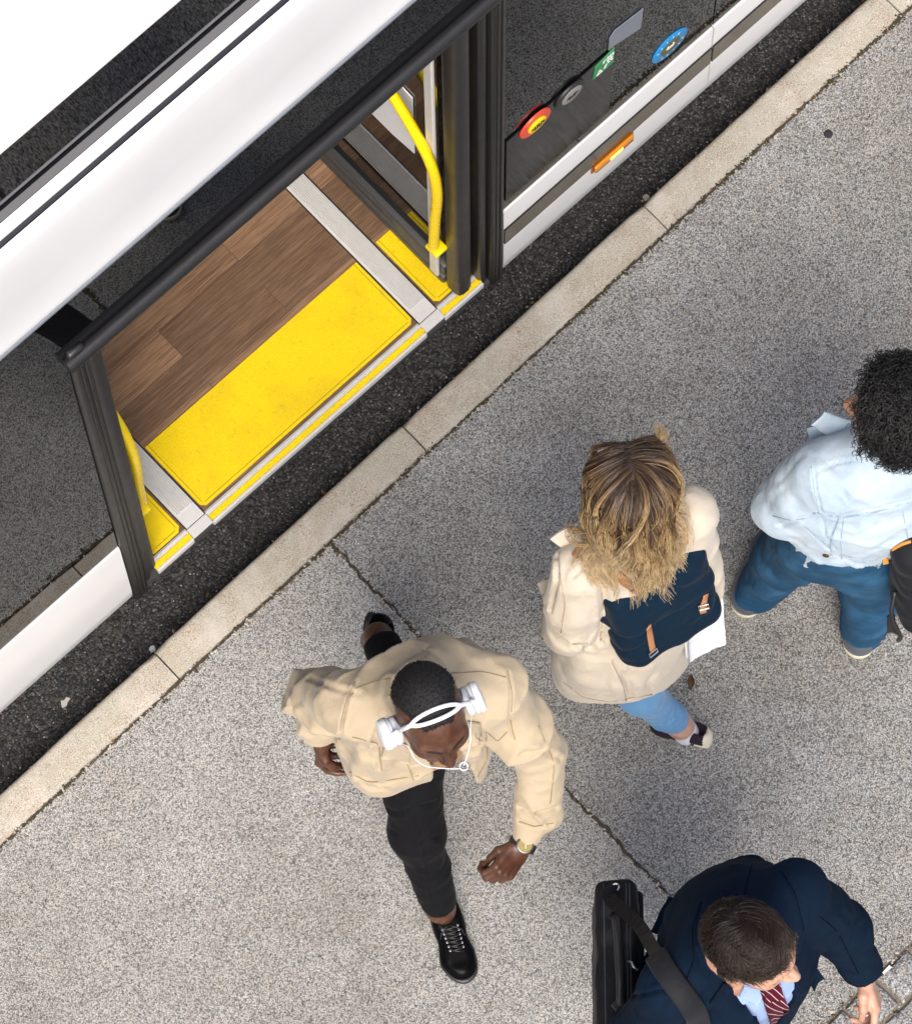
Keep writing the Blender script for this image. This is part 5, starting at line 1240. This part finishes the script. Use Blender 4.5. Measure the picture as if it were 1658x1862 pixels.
arms4 = lambda p: np.minimum(chain(p, [sL4, eL4, wL4], (.052, .043, .030), .02), chain(p, [sR4, eR4, wR4], (.052, .043, .03), .02))
tor4 = lambda p: smin(chain(p, [hem4, che4, sc4], (.155, .165, .10), .05, S4), smin(chain(p, [sL4, sc4, sR4], (.06, .075, .06), .05), cone(p, sc4, neck4, .058, .052), .05), .06)
leg4 = lambda p: np.minimum(chain(p, [hpL4, knL4, anL4], (.09, .06, .04), .03), chain(p, [hpR4, knR4, anR4], (.09, .06, .04), .03))
parts = [nets(lambda p: smin(head4(p), tor4(p), .03), hc4-A3(.17, .17, .25), hc4+A3(.17, .17, .16), .0040, 1),
         nets(lambda p: smin(tor4(p), np.minimum(arms4(p), leg4(p)), .03), *bounds([sL4, eL4, wL4, wR4, sR4, eR4, anL4, anR4, neck4], .1), .016, 1),
         nets(lambda p: smin(hLf4(p), arms4(p), .012), *bounds([wL4, wL4+hL4[:, 1]*.17], .08), .0036, 1), nets(lambda p: smin(hRf4(p), arms4(p), .012), *bounds([wR4, wR4+hR4[:, 1]*.17], .08), .008, 1)]
o4, V, Q = join_parts('body', parts, [M['skin_mid'], M['brow'], M['lips_fair']], P4); paint_face(o4, V, Q, hc4, R4h, 1.03, False)
cL4, cR4 = eL4+(wL4-eL4)*.97, eR4+(wR4-eR4)*.95
def jack4(p):
    d = chain(p, [hem4-A3(0, 0, .15), hem4*.6+che4*.4, che4, sc4-A3(0, 0, .04)], (.205, .185, .185, .13), .06, S4)
    d = smin(d, ell(p, at(1318, 1668, 1.27), (.17, .12, .17), frame(F4, A3(0, 0, 1))), .06)
    d = smin(d, chain(p, [sR4, sc4-F4*.02, sL4], (.075, .085, .075), .05), .07); d = smin(d, cone(p, sc4, neck4, .085, .068), .04)
    d = smax(d, -chain(p, [hem4-A3(0, 0, .3), hem4+A3(0, 0, .05)], (.195, .17), .05, S4), .006)
    d = smax(d, -(p[:, 2]-.80-.02*vnoise(p*8)), .005)
    q = p-sc4; l = q @ L4; f = q @ F4; z = np.clip((p[:, 2]-1.0)/.45, 0, 1)
    d = smax(d, np.minimum((.02+.062*z)-np.abs(l), f-.01), .006)                       # open front
    d = smax(d, -cone(p, sc4+F4*.03, neck4+R4h @ A3(0, .02, .1), .056, .082), .008)
    a = smax(chain(p, [sL4, sL4*.5+eL4*.5, eL4, cL4], (.078, .074, .066, .052), .03), (p-cL4) @ unit(wL4-eL4), .004)
    a = smax(a, -chain(p, [cL4-unit(wL4-eL4)*.04, wL4+unit(wL4-eL4)*.05], (.040, .044), .01), .005)
    b_ = chain(p, [sR4, eR4, cR4], (.078, .068, .052), .03)
    nk = neck4*.62+sc4*.38+A3(0, 0, .024); NR = frame(F4, A3(0, 0, 1)+F4*.35); q = (p-nk) @ NR
    col = smax(np.abs(np.linalg.norm(q[:, :2], axis=1)-(.074-.25*np.clip(q[:, 2], -.04, .04)))-.0055, np.abs(q[:, 2])-.026, .004); col = smax(col, q[:, 1]-.045, .006)
    return smin(smin(d, np.minimum(a, b_), .025), col, .012)
pk = [(eL4, eL4-sL4+L4*.2, .05, .09, .011), (eL4*.4+cL4*.6, cL4-eL4-L4*.3, .045, .07, .010), (sL4*.6+eL4*.4, eL4-sL4, .06, .08, .008), (sR4, W2(1, .7), .06, .1, .008), (at(1250, 1690, 1.25), W2(1, -.4), .06, .12, .009), (at(1420, 1640, 1.3), W2(-.3, 1), .07, .1, .007), (eR4, eR4-sR4, .05, .09, .01)]
lo, hi = bounds([hem4-A3(0, 0, .0), sL4, eL4, cL4, sR4, eR4, cR4, neck4], .11); lo = np.minimum(lo, hem4-A3(.25, .25, .1)); hi = np.maximum(hi, hem4+A3(.25, .25, .1))
cr = [([(1424, 1590), (1448, 1630), (1462, 1690)], .005, .005), ([(1275, 1640), (1262, 1690), (1275, 1740)], .005, .004), ([(1150, 1812), (1200, 1800), (1250, 1810)], .005, .005)]
jo4, cV4, cQ4 = cloth('suit_jacket', jack4, lo, hi, .0068, M['suit'], P4, pk, [(8, .006), (-5.5, .020), (-11, .010)], cr, 2, 51, mask=near((cL4, .06)))
T4 = bvh(cV4, cQ4)
for quad in ([(1316, 1782), (1290, 1822), (1352, 1905), (1390, 1885)],):
    V, F = patch(T4, quad, lift=.005, thick=.004); mesh('lapel', V, F, M['suit'], jo4)
M['suitseam'] = plain('suit seam', (.002, .005, .012), .95, spec=.02)
stitch(T4, [[(1420, 1585), (1446, 1625), (1460, 1690)], [(1275, 1640), (1258, 1690), (1262, 1745), (1240, 1800)], [(1366, 1574), (1356, 1610), (1350, 1640)], [(1150, 1812), (1200, 1800), (1250, 1812)], [(1455, 1640), (1520, 1690), (1560, 1770)], [(1545, 1800), (1575, 1795), (1598, 1780)]], M['suitseam'], jo4, .0010)
slabq([at(1436, 1735, 1.16), at(1458, 1722, 1.16), at(1496, 1776, .98), at(1478, 1800, .98)], .008, 'front_flap', M['suit'], jo4, .008, 10, 5, .002)
slabq([at(1216, 1632, .86), at(1250, 1640, .88), at(1215, 1700, .92), at(1184, 1696, .88)], .008, 'vent_flap', M['suit'], jo4, .006, 10, 6, .006)
sh4 = lambda p: smax(smin(chain(p, [hem4, che4, sc4-A3(0, 0, .03)], (.165, .170, .11), .05, S4), cone(p, sc4+F4*.01, neck4*.75+sc4*.25, .08, .067), .05), -(p[:, 2]-.84), .005)
so4, sV4, sQ4 = cloth('shirt', sh4, *bounds([hem4, che4, neck4, sL4, sR4], .16), .008, M['shirt'], P4, [(at(1360, 1830, 1.2), W2(1, .2), .05, .12, .006)], [(10, .005)], (), 2, 52)
T5 = bvh(sV4, sQ4)
for quad in ([(1352, 1786), (1342, 1806), (1372, 1826), (1388, 1796)], [(1405, 1785), (1432, 1768), (1440, 1790), (1424, 1812)]):
    V, F = patch(T5, quad, lift=.006, thick=.004); mesh('shirt_collar', V, F, M['shirt'], so4)
V, F = patch(T5, [(1376, 1792), (1408, 1784), (1462, 1900), (1410, 1905)], 8, 14, lift=.008, thick=.006); mesh('necktie', V, F, M['tie'], P4)
V, F = patch(T5, [(1378, 1786), (1408, 1780), (1414, 1806), (1386, 1812)], lift=.016, thick=.007); mesh('tie_knot', V, F, M['tie'], P4)
tr4 = lambda p: smin(np.minimum(chain(p, [hpL4, knL4, anL4], (.105, .075, .06), .05), chain(p, [hpR4, knR4, anR4], (.105, .075, .06), .05)), chain(p, [hem4+A3(0, 0, .08), hem4-A3(0, 0, .02)], (.15, .15), .05, S4), .04)
cloth('trousers', tr4, *bounds([hpL4, hpR4, anL4, anR4, hem4], .17), .012, M['suit'], P4, [(knR4, knR4-hpR4, .06, .12, .01)], [(9, .006)], (), 2, 53)
shoe(anR4-A3(0, 0, .08)-F4*.07, anR4-A3(0, 0, .08)+F4*.21, A3(0, 0, 1), P4, M['leather'], M['black'], h=.006)
shoe(anL4-A3(0, 0, .0)-F4*.07, anL4-A3(0, 0, .17)+F4*.12, unit(A3(0, 0, 1)+F4), P4, M['leather'], M['black'], h=.006)
# combed hair
M['brownhair'] = hair_col('combed brown hair', [(0, (.018, .010, .007)), (.55, (.040, .023, .015)), (.8, (.095, .062, .045)), (1, (.22, .19, .17))], .3, .35)
rg = np.random.default_rng(21)
cap4 = lambda p: ell((p-hc4) @ R4h/1.03, (0, -.013, .029), (.079, .1, .09))
c4 = hc4+R4h @ A3(0, -.01, .02); n = 5200
capS = lambda p: np.minimum(cap4(p), head4(p)-.0005)
r = scalp_points(capS, c4, R4h, n, rg, lambda d: (d[:, 1] < .40+.42*np.clip(d[:, 2], -1, 1)-.5*np.maximum(.62-d[:, 2], 0)*(d[:, 1] > 0)) & (d[:, 2] > -.86-.5*d[:, 1]) & ~((d[:, 1] > .06) & (d[:, 2] < .02)))
q = (r-hc4) @ R4h; nr = grad(capS, r)
base = R4h @ A3(-.35, 1, 0); down = A3(0, 0, -1)
w_ = np.clip((q[:, 2:3]-.02)/.07, 0, 1); crown = np.clip((q[:, 1:2]+.09)/.07, 0, 1)
d = base*w_*crown+(1-w_)*(down*.9-R4h[:, 1]*.5)+(1-crown)*(q @ R4h.T*0+(-R4h[:, 1]*.6+down*.6)); P = [r]; p = r+nr*.001; K = 9
cl = np.stack([vnoise(q*34, 1), vnoise(q*34, 2), vnoise(q*34, 3)], 1); ln = (.0038+.0045*w_+rg.uniform(0, .0018, (n, 1)))
lay = rg.uniform(.0015, .012, (n, 1))*(.25+.75*w_)
for k in range(1, K):
    d = d+cl*.35+rg.normal(size=(n, 3))*.10; g = grad(capS, p, .003); d = d-g*((d*g).sum(1)[:, None]-.10); d /= np.linalg.norm(d, axis=1)[:, None]
    p = p+d*ln; s_ = capS(p)[:, None]; tgt = lay*math.sin(math.pi*min(1, k/6.0)*.5)+.0012; p = p+g*(tgt-s_)*.6; P.append(p.copy())
P = np.stack(P, 1)
V, Q = nets(lambda p: smax(cap4(p)+.0005, hairline4(p), .006), hc4-.14, hc4+.14, .0055, 1) if 0 else nets(lambda p: smax(cap4(p)+.0006, ((p-hc4) @ R4h)[:, 1]-.055-.6*np.minimum(((p-hc4) @ R4h)[:, 2]-.06, 0), .01), hc4+A3(-.14, -.14, .0), hc4+.14, .0055, 1)
h4 = mesh('hair', V, Q, plain('brown hair base', (.022, .014, .01), .6, .3, 200), P4)
grey = (q[:, 2] < .03)*.25+(q[:, 1] > .05)*.12
strands('hair_strand', None, P, .0008, .0004, M['brownhair'], h4, 3, np.clip(np.linspace(.1, .55, K)[None]+(rg.normal(size=n)*.14+grey+vnoise(q*30, 6)*.15)[:, None], 0, 1))
# the bag
BG = empty('shoulder_bag', tuple(at(1118, 1760, .95)), 'black laptop bag hung by a wide strap from the man in the navy suit', 'bag')
bc = at(1119, 1768, .80); by = unit(at(1122, 1900, .95)-at(1117, 1610, .95)); RB = np.stack([np.cross(by, [0, 0, 1.0]), by, A3(0, 0, 1)], 1)
M['nylon'] = fabric('black ballistic nylon', (.009, .009, .011), .55, 900, .3, .3, .03, spec=.15)
bp_ = lambda x, y, z: bc+RB @ A3(x, y, z)
bag = lambda p: rbox((p-bc) @ RB, (0, 0, 0), (.052, .205, .15), .026)
_, gV, gQ = cloth('bag_body', bag, bc-A3(.26, .26, .2), bc+A3(.26, .26, .2), .0062, M['nylon'], BG, [(bp_(-.02, -.1, .15), RB[:, 1], .08, .1, .008)], [(8, .006), (30, .0012)], (), 2, 61)
V, Q = nets(lambda p: rbox((p-bc) @ RB, (-.056, .0, -.02), (.012, .185, .12), .011), bc-A3(.26, .26, .2), bc+A3(.26, .26, .2), .007, 2); mesh('front_pocket', V, Q, M['nylon'], BG)
TG = bvh(gV, gQ)
def topz(x, y, l): 
    h = TG.ray_cast(Vector(bp_(x, y, .4)), Vector((0, 0, -1))); return np.array(h[0])+A3(0, 0, l) if h[0] is not None else bp_(x, y, .15+l)
for x in (-.032, -.024, .030):
    b = B(); b.tube([topz(x, y, .001) for y in np.linspace(-.19, .19, 24)], .0022, 6); b.out('zip', plain('zip tape', (.035, .04, .045), .35), BG, smooth=True)
b = B(); b.tube(catmull([topz(.006, -.105, .004), topz(.004, -.095, .028), topz(.0, -.05, .038), topz(-.002, 0, .040), topz(-.004, .05, .038), topz(-.004, .10, .026), topz(-.004, .11, .004)], 6), .0105, 12); hb = b.out('handle', M['black'], BG, smooth=True)
for y in (-.105, .11):
    c = topz(.003, y, .002); b = B(); b.box(c[0]-.012, c[0]+.012, c[1]-.012, c[1]+.012, c[2]-.004, c[2]+.008, .003, 2); b.out('handle_mount', M['black'], BG)
b = B(); c = topz(-.024, .0, .004); b.tube([c, c+A3(.004, -.01, .004), c+A3(.0, -.02, .003), c+A3(.003, -.034, .002)], .003, 6); b.out('zip_pull', M['steel'], BG, smooth=True)
b = B(); c = topz(.004, -.178, .003); b.tube([c+A3(.012*math.cos(a), .009*math.sin(a), .002) for a in np.linspace(0, 6.2, 14)], .0026, 6); b.out('strap_ring', M['steel'], BG, smooth=True)
# strap: from the far end of the bag up over the shoulder
pts = catmull([topz(.004, -.178, .006), topz(.02, -.15, .03), at(1160, 1680, 1.12), at(1184, 1722, 1.30)], 6)
TA = bvh(cV4, cQ4)
pad = strap_on(TA, [(1196, 1742), (1214, 1772), (1238, 1808), (1262, 1840), (1284, 1872), (1300, 1900)], .0275, .006, .012, 'shoulder_pad', M['charcoal'], BG)
for off in (-.026, .026):
    pass
h = hit(TA, 1204, 1748, .014)
if h is not None: pts = np.vstack([pts, h[0][None]])
for _ in range(4): pts[1:-1] = (pts[:-2]+2*pts[1:-1]+pts[2:])/4
Tt = np.gradient(pts, axis=0); Tt /= np.linalg.norm(Tt, axis=1)[:, None]; Sd = np.cross(Tt, unit(CAMP-pts[0])); Sd /= np.linalg.norm(Sd, axis=1)[:, None]; Nn = np.cross(Sd, Tt); V = []; F = []
for p_, s_, n_ in zip(pts, Sd, Nn): V += [p_-s_*.0165, p_-s_*.0165+n_*.003, p_+s_*.0165+n_*.003, p_+s_*.0165]
for i in range(len(pts)-1):
    for j in range(4): F.append((i*4+j, i*4+(j+1) % 4, i*4+4+(j+1) % 4, i*4+4+j))
F += [(3, 2, 1, 0), tuple((len(pts)-1)*4+j for j in range(4))]; mesh('webbing', V, F, M['nylon'], BG, smooth=False)
# ------------------------------------------------------------------ setts, grit and litter
M['granite'] = aggregate('speckled granite', [(.14, .09), (.34, .33), (.55, .50), (.75, .57), (.92, .76)], 210, .4, (.6, .58, .54))
rng = random.Random(9)
ys = -2.024
b = B(); b.poly([(-40, ys-.30, .05), (40, ys-.30, .05), (40, ys-.001, .05), (-40, ys-.001, .05)], (0, 0, .058)); tag(b.out('joint_bed', plain('sandy bedding', (.21, .18, .14), .95, .5, 120, .8, 260)), kind='structure')
b = B()
for r_ in range(3):
    y1 = ys-.012-r_*.098; x = -1.6+rng.uniform(0, .05)+.02*r_
    offs = .69-.0 if r_ == 0 else None
    xs = []
    x = .598-.125*17 if r_ == 0 else -1.55+.04*r_
    while x < 3.2:
        w_ = .1+rng.uniform(-.006, .006) if r_ else (.102 if abs(x-.598) < .02 else .105)
        g = .013+rng.uniform(-.003, .003); pts = []
        for (u, v) in ((0, 0), (.33, 0), (.66, 0), (1, 0), (1, .5), (1, 1), (.66, 1), (.33, 1), (0, 1), (0, .5)):
            pts.append((x+u*w_+rng.uniform(-.004, .004), y1-v*.085+rng.uniform(-.004, .004)))
        dz = rng.uniform(-.002, .004); cx_ = sum(p[0] for p in pts)/10; cy_ = sum(p[1] for p in pts)/10
        lv = [(1, .06), (1, KZ-.010+dz), (.97, KZ-.003+dz), (.90, KZ+.002+dz), (.5, KZ+.004+dz)]
        rows = [[b.bm.verts.new((cx_+(px-cx_)*s_, cy_+(py-cy_)*s_, z+(rng.uniform(-.0012, .0012)))) for px, py in pts] for s_, z in lv]
        for p_, q_ in zip(rows, rows[1:]):
            for i in range(10): b.bm.faces.new((p_[i], p_[(i+1) % 10], q_[(i+1) % 10], q_[i]))
        b.bm.faces.new(rows[-1]); x += w_+g
tag(b.out('granite_setts', M['granite'], auto=50), kind='structure')

def grit(name, spots, size, mats, seed, flat=.5):
    """loose small pieces nobody could count"""
    rg = np.random.default_rng(seed); V = []; F = []; MI = []; n = 0
    base = np.array([(1, 0, 0), (-1, 0, 0), (0, 1, 0), (0, -1, 0), (0, 0, 1), (0, 0, -1)], float); fs = [(0, 2, 4), (2, 1, 4), (1, 3, 4), (3, 0, 4), (2, 0, 5), (1, 2, 5), (3, 1, 5), (0, 3, 5)]
    for (x, y, z) in spots:
        s_ = size*min(rg.lognormal(0, .4), 1.7); sh = np.array([rg.uniform(.6, 1.5), rg.uniform(.5, 1.1), flat*rg.uniform(.5, 1.2)]); a = rg.uniform(0, 6.28); c, d = math.cos(a), math.sin(a)
        v = base*(1+rg.normal(size=(6, 1))*.18)*sh*s_; v = v @ np.array([[c, d, 0], [-d, c, 0], [0, 0, 1]]); v = v+np.array([x, y, z+s_*flat*.35]); V.append(v)
        k = rg.integers(0, len(mats)); F += [tuple(i+n for i in f) for f in fs]; MI += [k]*8; n += 6
    o = mesh(name, np.vstack(V), F, mats, None, smooth=False); o.data.polygons.foreach_set('material_index', MI); return tag(o, kind='stuff')
tan_ = plain('dry leaf crumb', (.26, .155, .06), .9, .5, 90); brn = plain('brown crumb', (.075, .042, .02), .9, .5, 90); wht_ = plain('pale grit', (.50, .47, .42), .8, .3, 90); drk = plain('dark grit', (.03, .026, .022), .9, .4, 90)
rg = np.random.default_rng(5); sp = []
xs = rg.uniform(-1.2, 3.2, 5200); keep = rg.uniform(size=5200) < np.clip(.22+.55*(vnoise(np.stack([xs*3, xs*0, xs*0], 1), 3)+.4)+.25*(xs > .9), .05, 1)
for x in xs[keep]: sp.append((x, ky(x)+.002+abs(rg.normal())*.013, .0005))
grit('gutter_debris', sp, .0036, [brn, brn, tan_, tan_, drk, wht_], 11, .4)
sp = [(x, ky(x)-KW-.003+rg.normal()*.0055, KZ-.002) for x in rg.uniform(-1.2, 3.2, 1900)]
sp += [(XC+rg.normal()*.0035+.003*math.sin(y*31), y, KZ-.002) for y in rg.uniform(-2.0, -.22, 620)]
sp += [(x, ys+rg.normal()*.012, KZ-.003) for x in rg.uniform(-.2, 2.0, 700)]+[(x, ys-.1+rg.normal()*.008, KZ-.008) for x in rg.uniform(0, 1.6, 400)]
grit('joint_grit', sp, .0028, [wht_, wht_, wht_, tan_, M['soil'], M['moss'], brn], 12, .6)
sp = []
for c in np.linspace(-1.2, 3.2, 330):
    if vnoise(np.array([[c*4, 0, 0]]), 8)[0] > -.15:
        for _ in range(int(rg.integers(2, 7))): sp.append((c+rg.normal()*.006, ky(c)-KW-.003+rg.normal()*.004, KZ-.002))
for y in np.linspace(-1.4, -.21, 150):
    if vnoise(np.array([[0, y*7, 0]]), 9)[0] > 0:
        for _ in range(4): sp.append((XC+rg.normal()*.003, y+rg.normal()*.004, KZ-.002))
grit('moss', sp, .0032, [M['moss'], M['moss'], M['soil']], 13, .8)
sp = [(x, y, .0005) for x, y in zip(rg.uniform(-1.2, 3.2, 420), rg.uniform(-.1, .02, 420))]
grit('road_grit', sp, .0017, [wht_, wht_, tan_, brn], 14, .6)

def leaf_thing(name, c, L, wd, ang, col, label, cat, curl=.25):
    V = []; F = []; n = 9; m = 4; ca, sa = math.cos(ang), math.sin(ang)
    for i in range(n+1):
        t = i/n; hw = wd*math.sin(math.pi*min(max(t, .03), .97))**.8
        for j in range(-m//2, m//2+1):
            u = j/(m/2); x = (t-.5)*L; y = u*hw; z = .002+abs(u)*hw*curl+.006*curl*math.sin(3*t)**2
            V.append((c[0]+x*ca-y*sa, c[1]+x*sa+y*ca, c[2]+z))
    K = len(V); V += [(x, y, z+.0007) for x, y, z in V]; r_ = m+1
    for i in range(n):
        for j in range(m): q = (i*r_+j, i*r_+j+1, (i+1)*r_+j+1, (i+1)*r_+j); F += [tuple(K+k for k in q), q[::-1]]
    rim = [i*r_ for i in range(n+1)]+[n*r_+j for j in range(1, m+1)]+[i*r_+m for i in range(n-1, -1, -1)]+[j for j in range(m-1, 0, -1)]
    for p_, q_ in zip(rim, rim[1:]+rim[:1]): F.append((p_, q_, K+q_, K+p_))
    return tag(mesh(name, V, F, plain(name+' skin', col, .8, .4, 120)), label, cat)
leaf_thing('fallen_leaf', (.897, -1.137, KZ), .042, .009, .75, (.085, .042, .015), 'curled brown leaf on the pavement below the white paper bag', 'leaf', .9)
leaf_thing('fallen_leaf', (.262, -.092, .001), .022, .006, -.2, (.55, .24, .03), 'orange leaf scrap lying in the gutter against the kerb left of the crack', 'leaf', .4)
leaf_thing('fallen_leaf', (1.92, -.062, .001), .026, .008, .5, (.42, .33, .16), 'tan dry leaf in the gutter below the amber lamp of the bus', 'leaf', .4)
def scrap(name, c, pts, col, label, cat, h=.003):
    b = B(); b.poly([(c[0]+x, c[1]+y, c[2]+.0008) for x, y in pts], (0, 0, h)); o = b.out(name, plain(name+' face', col, .7, .15, 120)); return tag(o, label, cat)
scrap('paper_scrap', (-.064, -.071, .0), [(-.008, -.006), (.006, -.008), (.010, .004), (.002, .009), (-.007, .005)], (.60, .68, .70), 'bluish white paper scrap in the gutter left of the doorway', 'litter')
scrap('paper_scrap', (-.331, -.02, .0), [(-.016, -.008), (-.004, -.012), (.006, -.006), (.018, -.003), (.012, .007), (.002, .004), (-.006, .010)], (.46, .43, .38), 'torn greyish paper scrap beside the bus skirt at far left', 'litter')
scrap('paper_scrap', (.737, -2.036, KZ), [(-.014, -.006), (.014, -.004), (.013, .005), (-.014, .003)], (.72, .70, .64), 'small white paper strip on the stone setts beside the dark suit sleeve', 'litter')
scrap('pebble', (1.78, -.045, 0), [(-.010, -.006), (.002, -.010), (.011, -.003), (.008, .008), (-.004, .009)], (.50, .40, .30), 'pale stone chip lying in the gutter right of the amber lamp', 'pebble', .007)
scrap('pebble', (.812, -2.10, KZ+.006), [(-.008, -.005), (.005, -.007), (.009, .003), (-.003, .007)], (.70, .66, .58), 'cream stone chip on the stone setts at the right edge', 'pebble', .006)
b = B(); b.lathe([(.004, 0), (.0125, .0004), (.0105, .0024), (.004, .0028)], (2.239, -.278, KZ+.0003), (0, 0, 1), 18); tag(b.out('chewing_gum', plain('trodden gum', (.025, .024, .024), .8), smooth=True), 'round black gum spot on the pavement at upper right', 'gum spot')
